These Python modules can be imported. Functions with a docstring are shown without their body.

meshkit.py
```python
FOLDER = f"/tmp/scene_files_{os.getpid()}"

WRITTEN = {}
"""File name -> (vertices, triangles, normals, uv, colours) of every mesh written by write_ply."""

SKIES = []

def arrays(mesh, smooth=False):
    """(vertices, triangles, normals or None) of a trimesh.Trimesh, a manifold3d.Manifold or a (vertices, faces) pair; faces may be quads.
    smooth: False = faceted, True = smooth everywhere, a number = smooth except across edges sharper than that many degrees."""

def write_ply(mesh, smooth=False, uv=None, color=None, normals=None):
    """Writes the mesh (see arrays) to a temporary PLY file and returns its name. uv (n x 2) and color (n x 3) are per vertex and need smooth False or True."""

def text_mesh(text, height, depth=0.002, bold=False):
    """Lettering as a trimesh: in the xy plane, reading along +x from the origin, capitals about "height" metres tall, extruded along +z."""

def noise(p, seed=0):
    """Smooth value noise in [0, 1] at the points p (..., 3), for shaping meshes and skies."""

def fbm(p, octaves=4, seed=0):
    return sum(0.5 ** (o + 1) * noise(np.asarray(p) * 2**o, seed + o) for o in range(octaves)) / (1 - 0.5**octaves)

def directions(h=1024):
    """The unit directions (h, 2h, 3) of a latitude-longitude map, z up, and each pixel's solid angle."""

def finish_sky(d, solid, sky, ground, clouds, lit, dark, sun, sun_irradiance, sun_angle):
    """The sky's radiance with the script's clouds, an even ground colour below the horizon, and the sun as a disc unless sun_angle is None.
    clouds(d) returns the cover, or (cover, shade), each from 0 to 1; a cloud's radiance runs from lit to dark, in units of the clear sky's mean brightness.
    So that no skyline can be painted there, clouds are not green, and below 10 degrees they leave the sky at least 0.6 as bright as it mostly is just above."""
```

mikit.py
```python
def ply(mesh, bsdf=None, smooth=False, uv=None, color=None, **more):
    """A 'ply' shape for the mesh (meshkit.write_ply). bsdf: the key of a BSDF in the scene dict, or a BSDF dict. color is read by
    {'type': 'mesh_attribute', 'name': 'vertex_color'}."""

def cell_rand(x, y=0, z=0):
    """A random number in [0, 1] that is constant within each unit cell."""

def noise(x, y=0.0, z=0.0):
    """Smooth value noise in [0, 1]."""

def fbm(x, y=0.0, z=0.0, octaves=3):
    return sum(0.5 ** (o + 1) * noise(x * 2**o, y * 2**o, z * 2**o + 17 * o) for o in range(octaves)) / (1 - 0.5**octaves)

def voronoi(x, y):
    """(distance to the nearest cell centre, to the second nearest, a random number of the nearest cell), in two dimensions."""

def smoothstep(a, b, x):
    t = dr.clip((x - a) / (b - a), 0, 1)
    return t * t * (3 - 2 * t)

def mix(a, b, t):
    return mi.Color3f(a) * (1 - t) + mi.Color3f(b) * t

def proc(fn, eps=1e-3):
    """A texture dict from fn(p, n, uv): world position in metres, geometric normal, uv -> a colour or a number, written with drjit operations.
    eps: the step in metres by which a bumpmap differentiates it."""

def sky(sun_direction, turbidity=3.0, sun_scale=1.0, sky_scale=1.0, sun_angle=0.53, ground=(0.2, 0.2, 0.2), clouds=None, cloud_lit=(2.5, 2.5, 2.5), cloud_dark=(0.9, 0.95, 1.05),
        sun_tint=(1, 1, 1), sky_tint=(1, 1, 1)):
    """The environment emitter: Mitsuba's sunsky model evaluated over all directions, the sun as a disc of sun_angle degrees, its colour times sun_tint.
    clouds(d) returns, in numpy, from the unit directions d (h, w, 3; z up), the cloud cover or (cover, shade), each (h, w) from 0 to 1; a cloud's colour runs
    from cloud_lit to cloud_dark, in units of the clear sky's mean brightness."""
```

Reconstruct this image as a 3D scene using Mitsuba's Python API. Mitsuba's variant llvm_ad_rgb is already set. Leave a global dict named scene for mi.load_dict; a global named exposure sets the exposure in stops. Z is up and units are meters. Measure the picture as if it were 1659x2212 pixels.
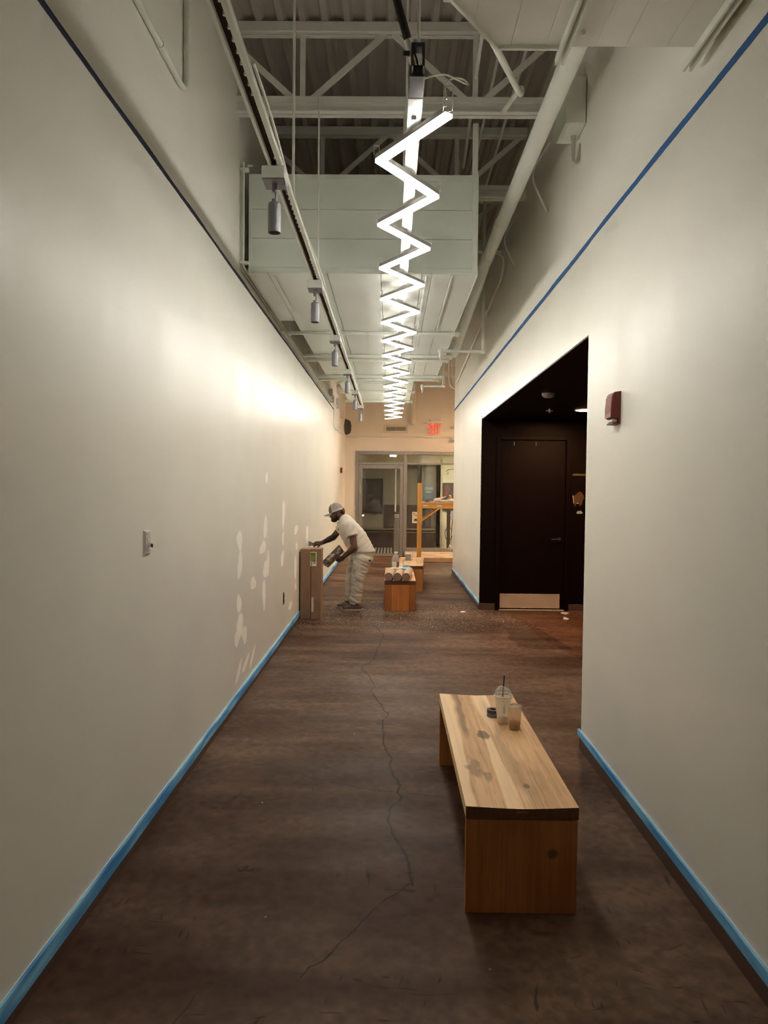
import math, random
import numpy as np, trimesh, manifold3d as m3
import drjit as dr, mitsuba as mi
import mikit, meshkit
from mikit import proc, fbm, noise, voronoi, smoothstep, mix
from shapely.geometry import Polygon, Point, LineString, box as sbox

random.seed(7); rng = np.random.default_rng(7)
T = mi.ScalarTransform4f
scene, labels = {'type': 'scene'}, {}

# ------------------------------------------------------------------ camera, light, exposure
W_, H_, F_ = 1659, 2212, 1550.0
scene['camera'] = {'type': 'perspective', 'fov_axis': 'x', 'fov': math.degrees(2 * math.atan(W_ / 2 / F_)), 'near_clip': 0.05, 'far_clip': 100.0,
                   'to_world': T().look_at(origin=[0, 0, 1.7], target=[-0.00966142, 0.99947092, 1.7 - 0.03105701], up=[-0.01089909, 0.03095136, 0.99946147])}
exposure = 1.62
TUBE_L = (17.0, 16.2, 14.6)          # zigzag light diffusers
END_L = (105.0, 68.0, 39.0)            # warm ceiling lamp of the end room
ALCOVE_L = (75.0, 40.0, 18.0)         # recessed lamp of the side passage
VEST_L = (22.0, 20.5, 14.0)             # vestibule ceiling panel
EXIT_L = (0.75, 0.022, 0.008)

# ------------------------------------------------------------------ helpers
def rgb(r, g, b): return {'type': 'rgb', 'value': [r, g, b]}
def mat(name, color, rough=0.5, spec=0.5, metal=0.0, bump=None, two=True, **k):
    b = {'type': 'principled', 'base_color': color if isinstance(color, dict) else rgb(*color), 'roughness': rough, 'specular': spec, 'metallic': metal, **k}
    if bump: b = {'type': 'bumpmap', 'tex': bump[0], 'scale': bump[1], 'bsdf': b}
    scene[name] = {'type': 'twosided', 'bsdf': b} if two else b
    return name

def cat(*ms):
    out = []
    for m in ms:
        out += list(m) if isinstance(m, (list, tuple)) else [m]
    return trimesh.util.concatenate(out)

def box(x0, x1, y0, y1, z0, z1, c=0.0):
    lo, hi = np.array([x0, y0, z0], float), np.array([x1, y1, z1], float)
    if c <= 0:
        m = trimesh.creation.box(extents=hi - lo); m.apply_translation((lo + hi) / 2); return m
    c = min(c, 0.45 * (hi - lo).min()); pts = []
    for i in range(8):
        s = np.array([i & 1, i >> 1 & 1, i >> 2 & 1]); p = np.where(s, hi, lo)
        for a in range(3):
            d = np.where(s, -c, c).astype(float); d[a] = 0; pts.append(p + d)
    return trimesh.convex.convex_hull(np.array(pts))

def xf(m, M):
    m = m.copy(); m.apply_transform(M); return m
def rot(axis, deg, pt=(0, 0, 0)): return trimesh.transformations.rotation_matrix(math.radians(deg), axis, pt)
def mv(m, x=0, y=0, z=0):
    m = m.copy(); m.apply_translation([x, y, z]); return m

def tube(pts, r, n=10, closed=False, caps=True):
    P = np.asarray(pts, float); k = len(P); R = np.full(k, r) if np.isscalar(r) else np.asarray(r, float)
    t = np.gradient(P, axis=0) if not closed else np.roll(P, -1, 0) - np.roll(P, 1, 0)
    if not closed and k > 2:
        d = np.diff(P, axis=0); d /= np.linalg.norm(d, axis=1, keepdims=True) + 1e-12
        t[1:-1] = d[1:] + d[:-1]; t[0] = d[0]; t[-1] = d[-1]
    t /= np.linalg.norm(t, axis=1, keepdims=True) + 1e-12
    a = np.array([0, 0, 1.0]) if abs(t[0][2]) < 0.9 else np.array([1.0, 0, 0])
    u = np.cross(t[0], a); u /= np.linalg.norm(u); V = []
    ang = np.arange(n) * 2 * math.pi / n
    for i in range(k):
        u = u - t[i] * (u @ t[i]); u /= np.linalg.norm(u); w = np.cross(t[i], u)
        V.append(P[i] + R[i] * (np.cos(ang)[:, None] * u + np.sin(ang)[:, None] * w))
    V = np.vstack(V); f = []
    for i in range(k if closed else k - 1):
        j = (i + 1) % k
        for q in range(n):
            q2 = (q + 1) % n
            f += [[i * n + q, i * n + q2, j * n + q2], [i * n + q, j * n + q2, j * n + q]]
    if caps and not closed:
        V = np.vstack([V, P[:1], P[-1:]]); c0, c1 = len(V) - 2, len(V) - 1
        for q in range(n):
            q2 = (q + 1) % n; f += [[c0, q2, q], [c1, (k - 1) * n + q, (k - 1) * n + q2]]
    return trimesh.Trimesh(V, f, process=False)

def bend(pts, r, n=6):
    """Polyline with rounded corners of radius r."""
    P = [np.array(p, float) for p in pts]; out = [P[0]]
    for i in range(1, len(P) - 1):
        a, b = P[i - 1] - P[i], P[i + 1] - P[i]
        ra = min(r, 0.49 * np.linalg.norm(a)); rb = min(r, 0.49 * np.linalg.norm(b))
        p, q = P[i] + a / np.linalg.norm(a) * ra, P[i] + b / np.linalg.norm(b) * rb
        for s in np.linspace(0, 1, n): out.append((1 - s) ** 2 * p + 2 * s * (1 - s) * P[i] + s * s * q)
    out.append(P[-1]); return out

def lathe(prof, n=24, at=(0, 0, 0)):
    m = trimesh.creation.revolve(np.array(prof, float), sections=n)
    m.fix_normals(); return mv(m, *at)

def extr(poly, h, M=None):
    m = trimesh.creation.extrude_polygon(Polygon(poly) if not hasattr(poly, 'geom_type') else poly, h)
    return xf(m, M) if M is not None else m
TO_XZ = np.array([[1, 0, 0, 0], [0, 0, -1, 0], [0, 1, 0, 0], [0, 0, 0, 1.0]])     # (x, y, h) -> (x, -h, y): extrusion towards the viewer
TO_YZ = np.array([[0, 0, 1, 0], [1, 0, 0, 0], [0, 1, 0, 0], [0, 0, 0, 1.0]])      # (x, y, h) -> (h, x, y)
def at(M, x, y, z):
    M = M.copy(); M[:3, 3] += [x, y, z]; return M

def beam(p, q, w, h, up=(0, 0, 1)):
    p, q = np.array(p, float), np.array(q, float); d = q - p; L = np.linalg.norm(d); d /= L
    s = np.cross(d, up)
    if np.linalg.norm(s) < 1e-6: s = np.cross(d, [0, 1, 0])
    s /= np.linalg.norm(s); v = np.cross(s, d); m = trimesh.creation.box(extents=[L, w, h])
    M = np.eye(4); M[:3, 0], M[:3, 1], M[:3, 2], M[:3, 3] = d, s, v, (p + q) / 2
    if np.linalg.det(M[:3, :3]) < 0: M[:3, 1] *= -1
    return xf(m, M)

def taken(k): return any(q == k or q.startswith(k + '__') for q in scene) or k in labels
def numbered(k):
    if not taken(k): return k
    i = 1
    while taken(f'{k}_{i:03d}'): i += 1
    return f'{k}_{i:03d}'
def thing(name, label, category, group=None):
    k = numbered(name); labels[k] = {'label': label, 'category': category}
    if group: labels[k]['group'] = group
    return k
def put(key, m, mt, smooth=30, **more):
    scene[key] = mikit.ply(m, mt, smooth=smooth, **more); return key
def part(parent, name, m, mt, smooth=30, label=None, kind=None, **more):
    k = f'{parent}__{name}'
    if taken(k):
        i = 1
        while taken(f'{k}_{i:03d}'): i += 1
        k = f'{k}_{i:03d}'
    put(k, m, mt, smooth, **more)
    if label: labels.setdefault(k, {})['label'] = label
    if kind: labels.setdefault(k, {})['kind'] = kind
    return k
def solo(name, m, mt, label, category, group=None, smooth=30, **more):
    k = thing(name, label, category, group); put(k, m, mt, smooth, **more); return k
def struct(name, m, mt, label, smooth=False, **more):
    labels[name] = {'label': label, 'category': name.split('_')[0], 'kind': 'structure'}
    if m is not None: put(name, m, mt, smooth, **more)
    return name

def sph(p, r):
    s = m3.Manifold.sphere(1.0, 20)
    r = np.broadcast_to(np.asarray(r, float), 3)
    return s.scale([float(v) for v in r]).translate([float(v) for v in p])
def bone(p, rp, q, rq): return m3.Manifold.batch_hull([sph(p, rp), sph(q, rq)])
def chain(pts):
    return [bone(pts[i][0], pts[i][1], pts[i + 1][0], pts[i + 1][1]) for i in range(len(pts) - 1)]
def skin(parts, step=0.012, it=8):
    m = m3.Manifold.batch_boolean(parts, m3.OpType.Add).refine_to_length(step).to_mesh()
    t = trimesh.Trimesh(m.vert_properties[:, :3], m.tri_verts, process=True)
    if it: trimesh.smoothing.filter_taubin(t, lamb=0.5, nu=0.52, iterations=it)
    return t

# ------------------------------------------------------------------ materials
def wall_fn(tint):
    def f(p, n, uv):
        s = fbm(p.y * 2.5, p.z * 2.5, p.x * 2.5, octaves=2)
        v = fbm(p.y * 2.3 + p.x * 2.3, p.z * 0.4, octaves=2)
        return mi.Color3f(*tint) * (0.955 + 0.05 * s + 0.03 * v)
    return f
def wall_rough(p, n, uv):
    v = fbm(p.y * 3.5 + p.x * 3.0, p.z * 0.25, 3.0, octaves=3)
    return 0.28 + 0.14 * v
mat('wall_paint', proc(wall_fn((0.80, 0.785, 0.715))), proc(wall_rough), 0.2)
mat('end_paint', proc(wall_fn((0.80, 0.74, 0.64))), 0.5, 0.4)
mat('patch_paste', (0.97, 0.93, 0.83), 0.9, 0.1)
mat('black_paint', (0.0048, 0.0010, 0.0006), 0.45, 0.13)
mat('white_paint', (0.73, 0.75, 0.69), 0.5, 0.4)
mat('duct_paint', (0.69, 0.735, 0.675), 0.5, 0.4)
mat('near_duct_paint', (0.80, 0.79, 0.73), 0.5, 0.4)
mat('steel_paint', (0.80, 0.81, 0.76), 0.55, 0.35)
mat('deck_paint', (0.40, 0.36, 0.33), 0.6, 0.3)
mat('dark_gap', (0.05, 0.035, 0.03), 0.8, 0.1)
mat('aluminium', (0.62, 0.60, 0.57), 0.35, 0.5, 0.9)
mat('mullion', (0.215, 0.21, 0.20), 0.4, 0.5, 0.3)
mat('spot_metal', (0.20, 0.20, 0.215), 0.45, 0.4, 0.3)
mat('spot_inner', (0.03, 0.03, 0.03), 0.6)
mat('black_metal', (0.035, 0.028, 0.028), 0.4)
mat('rubber', (0.02, 0.018, 0.016), 0.6)
mat('chrome', (0.75, 0.73, 0.70), 0.2, 0.5, 1.0)
mat('bar_white', (0.80, 0.79, 0.77), 0.4)
mat('channel', (0.34, 0.33, 0.31), 0.5, 0.5, 0.2)
mat('blue_tape', proc(lambda p, n, uv: mix((0.055, 0.25, 0.60), (0.24, 0.57, 0.84), smoothstep(0.25, 0.75, fbm(p.y * 3.0, p.z * 30.0, p.x * 5.0, octaves=3)))), 0.7, 0.3)
mat('blue_tape_thin', (0.026, 0.10, 0.29), 0.7, 0.3)
mat('navy_tape', (0.030, 0.033, 0.075), 0.7, 0.3)
mat('base_vinyl', (0.085, 0.052, 0.040), 0.45, 0.4)
mat('base_edge', (0.80, 0.76, 0.66), 0.7, 0.2)
mat('kick_brass', proc(lambda p, n, uv: mix((0.74, 0.60, 0.46), (0.58, 0.46, 0.34), fbm(p.x * 9.0, p.z * 9.0, octaves=3))), proc(lambda p, n, uv: 0.30 + 0.16 * noise(p.x * 5.0, p.z * 9.0)), 0.5, 0.35)
mat('alarm_red', (0.14, 0.014, 0.011), 0.45)
mat('alarm_face', (0.30, 0.075, 0.058), 0.4)
mat('plastic_grey', (0.52, 0.50, 0.45), 0.5)
mat('plastic_white', (0.80, 0.78, 0.72), 0.45)
mat('plastic_beige', (0.62, 0.56, 0.46), 0.5)
mat('carton', proc(lambda p, n, uv: mi.Color3f(0.27, 0.165, 0.105) * (0.85 + 0.25 * fbm(p.x * 14.0, p.y * 14.0, p.z * 6.0, octaves=3))), 0.8, 0.15)
mat('carton_dark', (0.16, 0.095, 0.06), 0.85, 0.1)
mat('label_green', (0.20, 0.22, 0.035), 0.5)
mat('label_white', (0.70, 0.67, 0.58), 0.6)
mat('ink', (0.03, 0.025, 0.02), 0.7)
mat('kraft', proc(lambda p, n, uv: mi.Color3f(0.50, 0.37, 0.255) * (0.9 + 0.2 * noise(p.x * 30.0, p.y * 30.0, p.z * 30.0))), 0.75, 0.15)
mat('kraft_end', (0.24, 0.155, 0.12), 0.85, 0.1)
mat('yellow_steel', (0.62, 0.30, 0.065), 0.45)
mat('cloth', (0.66, 0.56, 0.46), 0.9, 0.1)
mat('denim_black', (0.05, 0.045, 0.05), 0.8)
mat('shirt', proc(lambda p, n, uv: mi.Color3f(0.66, 0.61, 0.53) * (0.92 + 0.14 * fbm(p.x * 18.0, p.y * 18.0, p.z * 18.0, octaves=2))), 0.9, 0.1)
mat('trousers', proc(lambda p, n, uv: mix((0.60, 0.55, 0.46), (0.40, 0.36, 0.29), smoothstep(0.45, 0.8, fbm(p.x * 14.0, p.y * 14.0, p.z * 9.0, octaves=3)))), 0.9, 0.1)
mat('skin', {'type': 'mesh_attribute', 'name': 'vertex_color'}, 0.5, 0.35)
mat('beard', (0.022, 0.011, 0.008), 0.7, 0.2)
mat('cap_dark', (0.17, 0.13, 0.12), 0.85, 0.1)
mat('cap_grey', (0.30, 0.27, 0.26), 0.85, 0.1)
mat('cap_white', (0.60, 0.54, 0.48), 0.85, 0.1)
mat('shoe_mesh', (0.12, 0.09, 0.075), 0.8, 0.2)
mat('shoe_sole', (0.36, 0.29, 0.25), 0.6)
mat('pan_steel', proc(lambda p, n, uv: mix((0.22, 0.17, 0.145), (0.72, 0.66, 0.58), smoothstep(0.60, 0.66, fbm(p.x * 22.0, p.y * 22.0, p.z * 22.0, octaves=3)))), 0.4, 0.5, 0.4)
mat('blade_steel', (0.45, 0.40, 0.37), 0.35, 0.5, 0.8)
mat('concrete', proc(lambda p, n, uv: mix((0.50, 0.38, 0.27), (0.36, 0.25, 0.17), smoothstep(0.35, 0.75, fbm(p.x * 5.0, p.y * 5.0, p.z * 7.0, octaves=4)))), 0.8, 0.2)
mat('bright_wall', (0.72, 0.70, 0.56), 0.7)
mat('vest_wall', (0.20, 0.19, 0.16), 0.6)
mat('vest_dark', (0.022, 0.011, 0.008), 0.5)
mat('vest_brown', (0.05, 0.034, 0.028), 0.6)
mat('vest_rim', (0.14, 0.12, 0.095), 0.6)
mat('mat_dark', (0.03, 0.017, 0.013), 0.8)
mat('mat_light', (0.34, 0.30, 0.25), 0.5)
mat('poster_blue', (0.10, 0.15, 0.19), 0.5)
mat('art_dark', (0.035, 0.028, 0.03), 0.4)
mat('art_red', (0.13, 0.03, 0.025), 0.5)
mat('art_blue', (0.07, 0.085, 0.10), 0.5)
mat('masking', (0.09, 0.075, 0.028), 0.7)
mat('peeled', (0.10, 0.05, 0.024), 0.8, 0.1)
mat('scrap', (0.75, 0.66, 0.56), 0.8)
mat('straw', (0.012, 0.03, 0.018), 0.4)
mat('milk', (0.72, 0.60, 0.46), 0.5)
mat('coffee', (0.26, 0.12, 0.045), 0.3)
mat('cup_print', (0.30, 0.29, 0.25), 0.6)
mat('tape_core', (0.16, 0.10, 0.08), 0.7)
mat('tape_side', (0.10, 0.13, 0.22), 0.6)
mat('tape_edge', (0.05, 0.035, 0.05), 0.5)
mat('strobe_lens', (0.55, 0.57, 0.54), 0.2)
scene['pane_glass'] = {'type': 'thindielectric', 'int_ior': 1.5}
scene['acrylic'] = {'type': 'thindielectric', 'int_ior': 1.49}
scene['cup_plastic'] = {'type': 'blendbsdf', 'weight': 0.16, 'a': {'type': 'thindielectric', 'int_ior': 1.5},
                        'b': {'type': 'twosided', 'bsdf': {'type': 'diffuse', 'reflectance': rgb(0.88, 0.85, 0.78)}}}
scene['cup_body'] = {**scene['cup_plastic'], 'weight': 0.52}
scene['jar_plastic'] = {'type': 'blendbsdf', 'weight': 0.35, 'a': {'type': 'thindielectric', 'int_ior': 1.5},
                        'b': {'type': 'twosided', 'bsdf': {'type': 'diffuse', 'reflectance': rgb(0.62, 0.42, 0.24)}}}
scene['jug_plastic'] = {'type': 'blendbsdf', 'weight': 0.4, 'a': {'type': 'thindielectric', 'int_ior': 1.5},
                        'b': {'type': 'twosided', 'bsdf': {'type': 'diffuse', 'reflectance': rgb(0.62, 0.58, 0.52)}}}

# polished brown concrete: mottling, wear, cracks, scratches, terrazzo-like worn zone, darker slab by the side passage
CRACKS = [([(-.42, 9.9), (-.369, 9.342), (-.248, 9.121), (-.069, 8.396), (-.121, 7.652), (-.174, 7.066), (-.248, 6.839), (-.14, 6.265), (-.149, 5.976), (.001, 5.363), (-.047, 5.047),
            (-.009, 4.742), (.021, 4.329), (.064, 4.09), (.047, 3.982), (.067, 3.934), (.014, 3.759), (.019, 3.551), (.069, 3.357), (.101, 3.159), (.106, 3.039)], 0.0075),
          ([(.107, 3.064), (.009, 2.955), (-.066, 2.853), (-.149, 2.685), (-.202, 2.574), (-.30, 2.45)], 0.0042),
          ([(-.247, 9.089), (.106, 8.987), (.449, 8.857), (.813, 8.451)], 0.006),
          ([(-.45, 4.17), (-.153, 4.031), (.058, 3.982), (.212, 3.957), (.33, 3.93)], 0.0032),
          ([(-1.1, 11.3), (-.5, 11.25), (.0, 11.35), (1.2, 11.2)], 0.006), ([(-1.1, 13.2), (0, 13.1), (1.2, 13.2)], 0.006)]
def floor_fn(p, n, uv):
    x, y = p.x, p.y
    big = fbm(x * 1.1 + 3.0, y * 1.7, octaves=4)
    streak = fbm(x * 1.2, y * 5.0, 5.0, octaves=3)
    fine = fbm(x * 28.0, y * 28.0, octaves=3)
    t = smoothstep(0.25, 0.8, 0.55 * big + 0.45 * streak)
    c = mix((0.057, 0.0265, 0.0165), (0.162, 0.100, 0.069), t)
    c = c * (0.62 + 0.76 * fine)
    # worn, speckled zone across the passage
    zone = smoothstep(8.6, 9.3, y + 0.5 * noise(x * 3.0, y * 3.0)) * (1 - smoothstep(10.6, 11.4, y + 0.5 * noise(x * 2.0, 7.0)))
    zone = zone * (1 - smoothstep(1.8, 2.0, x + 0.25 * (y - 9.0)))
    d1, d2, rr = voronoi(x * 55.0, y * 30.0)
    speck = smoothstep(0.62, 0.95, rr) * (1 - smoothstep(0.2, 0.45, d1))
    c = c * (1 - zone * 0.18) + mi.Color3f(0.36, 0.30, 0.23) * (zone * speck * 0.8)
    # redder slab at the side passage
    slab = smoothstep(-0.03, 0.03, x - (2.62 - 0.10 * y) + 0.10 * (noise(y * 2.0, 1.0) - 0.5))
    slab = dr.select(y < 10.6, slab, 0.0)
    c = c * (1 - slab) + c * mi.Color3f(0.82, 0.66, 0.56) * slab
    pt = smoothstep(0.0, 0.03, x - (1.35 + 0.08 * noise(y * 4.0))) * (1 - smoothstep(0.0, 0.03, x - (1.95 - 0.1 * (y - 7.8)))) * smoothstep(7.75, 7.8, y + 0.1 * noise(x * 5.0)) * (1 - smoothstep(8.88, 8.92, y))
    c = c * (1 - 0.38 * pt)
    # scuffs
    s1 = noise(x * 70.0 + 8.0 * noise(y * 6.0), y * 9.0, 1.0)
    s2 = noise(x * 10.0, y * 80.0 + 8.0 * noise(x * 6.0), 2.0)
    scuff = smoothstep(0.90, 0.97, dr.maximum(s1, s2)) * smoothstep(0.45, 0.6, noise(x * 2.2, y * 2.2, 9.0)) * (1 - smoothstep(3.5, 5.5, y))
    c = c * (1 - 0.55 * scuff)
    fleck = smoothstep(0.985, 0.995, voronoi(x * 9.0, y * 9.0)[2]) * (1 - smoothstep(0.03, 0.06, voronoi(x * 9.0, y * 9.0)[0]))
    c = c * (1 - fleck) + mi.Color3f(0.5, 0.45, 0.38) * fleck
    # cracks
    wx = x + 0.024 * (fbm(x * 14.0, y * 14.0, 1.0) - 0.5) + 0.07 * (fbm(x * 4.0, y * 4.0, 2.0) - 0.5)
    wy = y + 0.035 * (fbm(x * 13.0, y * 13.0, 4.0) - 0.5)
    cr = mi.Float(0.0)
    for pts, w in CRACKS:
        dmin = mi.Float(9.0)
        for (ax, ay), (bx, by) in zip(pts[:-1], pts[1:]):
            ex, ey = bx - ax, by - ay; l2 = ex * ex + ey * ey
            h = dr.clip(((wx - ax) * ex + (wy - ay) * ey) / l2, 0, 1)
            dmin = dr.minimum(dmin, dr.sqrt(dr.square(wx - ax - h * ex) + dr.square(wy - ay - h * ey)))
        cr = dr.maximum(cr, (1 - smoothstep(w * 0.5, w * 1.3, dmin)) * (0.55 + 0.45 * noise(x * 25.0, y * 25.0)))
    c = c * (1 - 0.85 * cr)
    pit = dr.sqrt(dr.square((x + 0.631) / 0.06) + dr.square((y - 3.137) / 0.055)) + 0.5 * (fbm(x * 40.0, y * 40.0) - 0.5)
    return c * (1 - 0.6 * (1 - smoothstep(0.5, 0.9, pit)) * smoothstep(0.35, 0.5, noise(x * 60.0, y * 60.0)))
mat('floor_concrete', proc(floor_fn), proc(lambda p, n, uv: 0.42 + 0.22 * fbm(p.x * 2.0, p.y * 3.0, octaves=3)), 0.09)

def oak(axis, gain=1.0):
    def f(p, n, uv):
        a, b, c = (p.x, p.y, p.z) if axis == 'y' else (p.x, p.z, p.y)         # b runs along the grain
        warp = 0.05 * (fbm(a * 3.0, b * 0.8, c * 3.0, octaves=3) - 0.5)
        ring = fbm((a + warp) * 95.0, b * 1.6, c * 40.0, octaves=2)
        pore = smoothstep(0.62, 0.9, noise((a + warp * 0.4) * 260.0, b * 9.0, c * 200.0))
        tone = fbm(a * 6.0 + 3.0 * warp, b * 2.0, c * 5.0 + 4.0, octaves=4)
        col = mix((0.47, 0.25, 0.112), (0.82, 0.52, 0.285), smoothstep(0.2, 0.85, 0.35 * ring + 0.65 * tone))
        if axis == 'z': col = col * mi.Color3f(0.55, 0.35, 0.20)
        col = col * (1 - 0.25 * pore)
        if axis == 'y':
            near = smoothstep(4.8, 4.7, p.y)
            def spot(cx, cy, rx, ry):
                q = dr.sqrt(dr.square((p.x - cx) / rx) + dr.square((p.y - cy) / ry)) + 1.5 * (fbm(p.x * 34.0, p.y * 16.0, 3.0, octaves=4) - 0.5)
                return 1 - smoothstep(0.55, 1.05, q)
            edge = p.x - 0.365 - 0.03 * (fbm(p.y * 4.0, 2.0) - 0.5) - 0.02 * smoothstep(3.2, 4.4, p.y)
            sap = (1 - smoothstep(-0.012, 0.004, edge))
            seam = (1 - smoothstep(0.0, 0.012, dr.abs(p.x - 0.512 - 0.012 * (fbm(p.y * 3.0, 5.0) - 0.5)) - 0.020 * smoothstep(4.0, 2.9, p.y) - 0.006))
            heart = smoothstep(0.0, 0.02, edge) * (1 - smoothstep(0.03, 0.05, edge + 0.02 * (fbm(p.y * 6.0, 1.0) - 0.5))) * smoothstep(3.6, 3.8, p.y)
            sapfar = (1 - smoothstep(0.0, 0.02, dr.abs(p.x - 0.555) - 0.035 * smoothstep(3.7, 4.3, p.y))) * smoothstep(3.6, 4.0, p.y)
            s = dr.maximum(dr.maximum(sap, seam * smoothstep(3.9, 3.6, p.y)), sapfar) * near
            col = col * (1 - s) + mi.Color3f(0.90, 0.63, 0.38) * (s * (0.9 + 0.2 * ring))
            col = col * (1 - 0.5 * heart * near)
            k1, k2, k3, k4 = spot(.495, 3.715, .035, .075), spot(.395, 3.24, .042, .15), spot(.598, 3.06, .016, .035), spot(.445, 3.16, .02, .05)
            col = col * (1 - near * (0.66 * k1 + 0.42 * k2 + 0.55 * k3 + 0.4 * k4))
            grey = near * smoothstep(0.535, 0.56, p.x) * smoothstep(0.45, 0.75, fbm(p.x * 9.0, p.y * 2.2, 8.0))
            col = col * (1 - 0.22 * grey)
            endg = smoothstep(0.8, 0.95, dr.abs(n.y))
            col = col * (1 - endg) + mi.Color3f(0.115, 0.046, 0.018) * (endg * (0.7 + 0.6 * ring))
        else:
            k = dr.sqrt(dr.square((p.x - .665) / .028) + dr.square((p.z - .245) / .025)) + 0.8 * (fbm(p.x * 30.0, p.z * 20.0, 3.0) - 0.5)
            col = col * (1 - dr.select(p.y < 4.0, 0.6, 0.0) * (1 - smoothstep(0.4, 1.0, k)))
        return col * gain
    return f
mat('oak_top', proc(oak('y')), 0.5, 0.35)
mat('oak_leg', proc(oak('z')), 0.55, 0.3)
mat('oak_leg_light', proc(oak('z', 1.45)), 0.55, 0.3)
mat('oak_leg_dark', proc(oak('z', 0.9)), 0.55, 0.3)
OAKS = ['oak_leg_dark', 'oak_leg_light', 'oak_leg_light', 'oak_leg', 'oak_leg_dark']
mat('oak_key', (0.20, 0.105, 0.05), 0.5)
mat('oak_end', (0.13, 0.06, 0.028), 0.6)

# ------------------------------------------------------------------ the room
XL, XR, YE, ZC = -1.19, 1.275, 18.5, 5.19
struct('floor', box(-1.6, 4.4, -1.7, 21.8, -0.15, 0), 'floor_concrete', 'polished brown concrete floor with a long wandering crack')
struct('wall_left', box(-1.45, XL, -1.7, YE, 0, ZC + .06), 'wall_paint', 'long cream satin wall on the left with dried filler patches')
struct('wall_right', cat(box(XR, 1.44, -1.7, 4.72, 0, ZC + .06), box(XR + .004, 1.44, 4.721, 10.26, 2.725, ZC + .06), box(XR + .004, 1.44, 10.261, 14.75, 0, ZC + .06)), 'wall_paint',
       'cream wall on the right, broken by a tall black opening')
struct('wall_back', box(XL, XR, -1.7, -1.5, 0, ZC), 'wall_paint', 'cream wall behind the viewpoint')
struct('wall_end', cat(box(XL, -.925, YE, YE + .14, 0, ZC + .06), box(-.925, 2.61, YE, YE + .14, 2.69, ZC + .06), box(2.61, 4.2, YE, YE + .14, 0, ZC + .06)), 'end_paint', 'warm lit cream end wall above the glass entrance')
struct('wall_side', cat(box(1.44, 4.2, 14.6, 14.75, 0, ZC + .06), box(4.2, 4.4, 14.6, YE + .14, 0, ZC + .06)), 'end_paint', 'cream side walls of the end room behind the corner')
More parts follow.
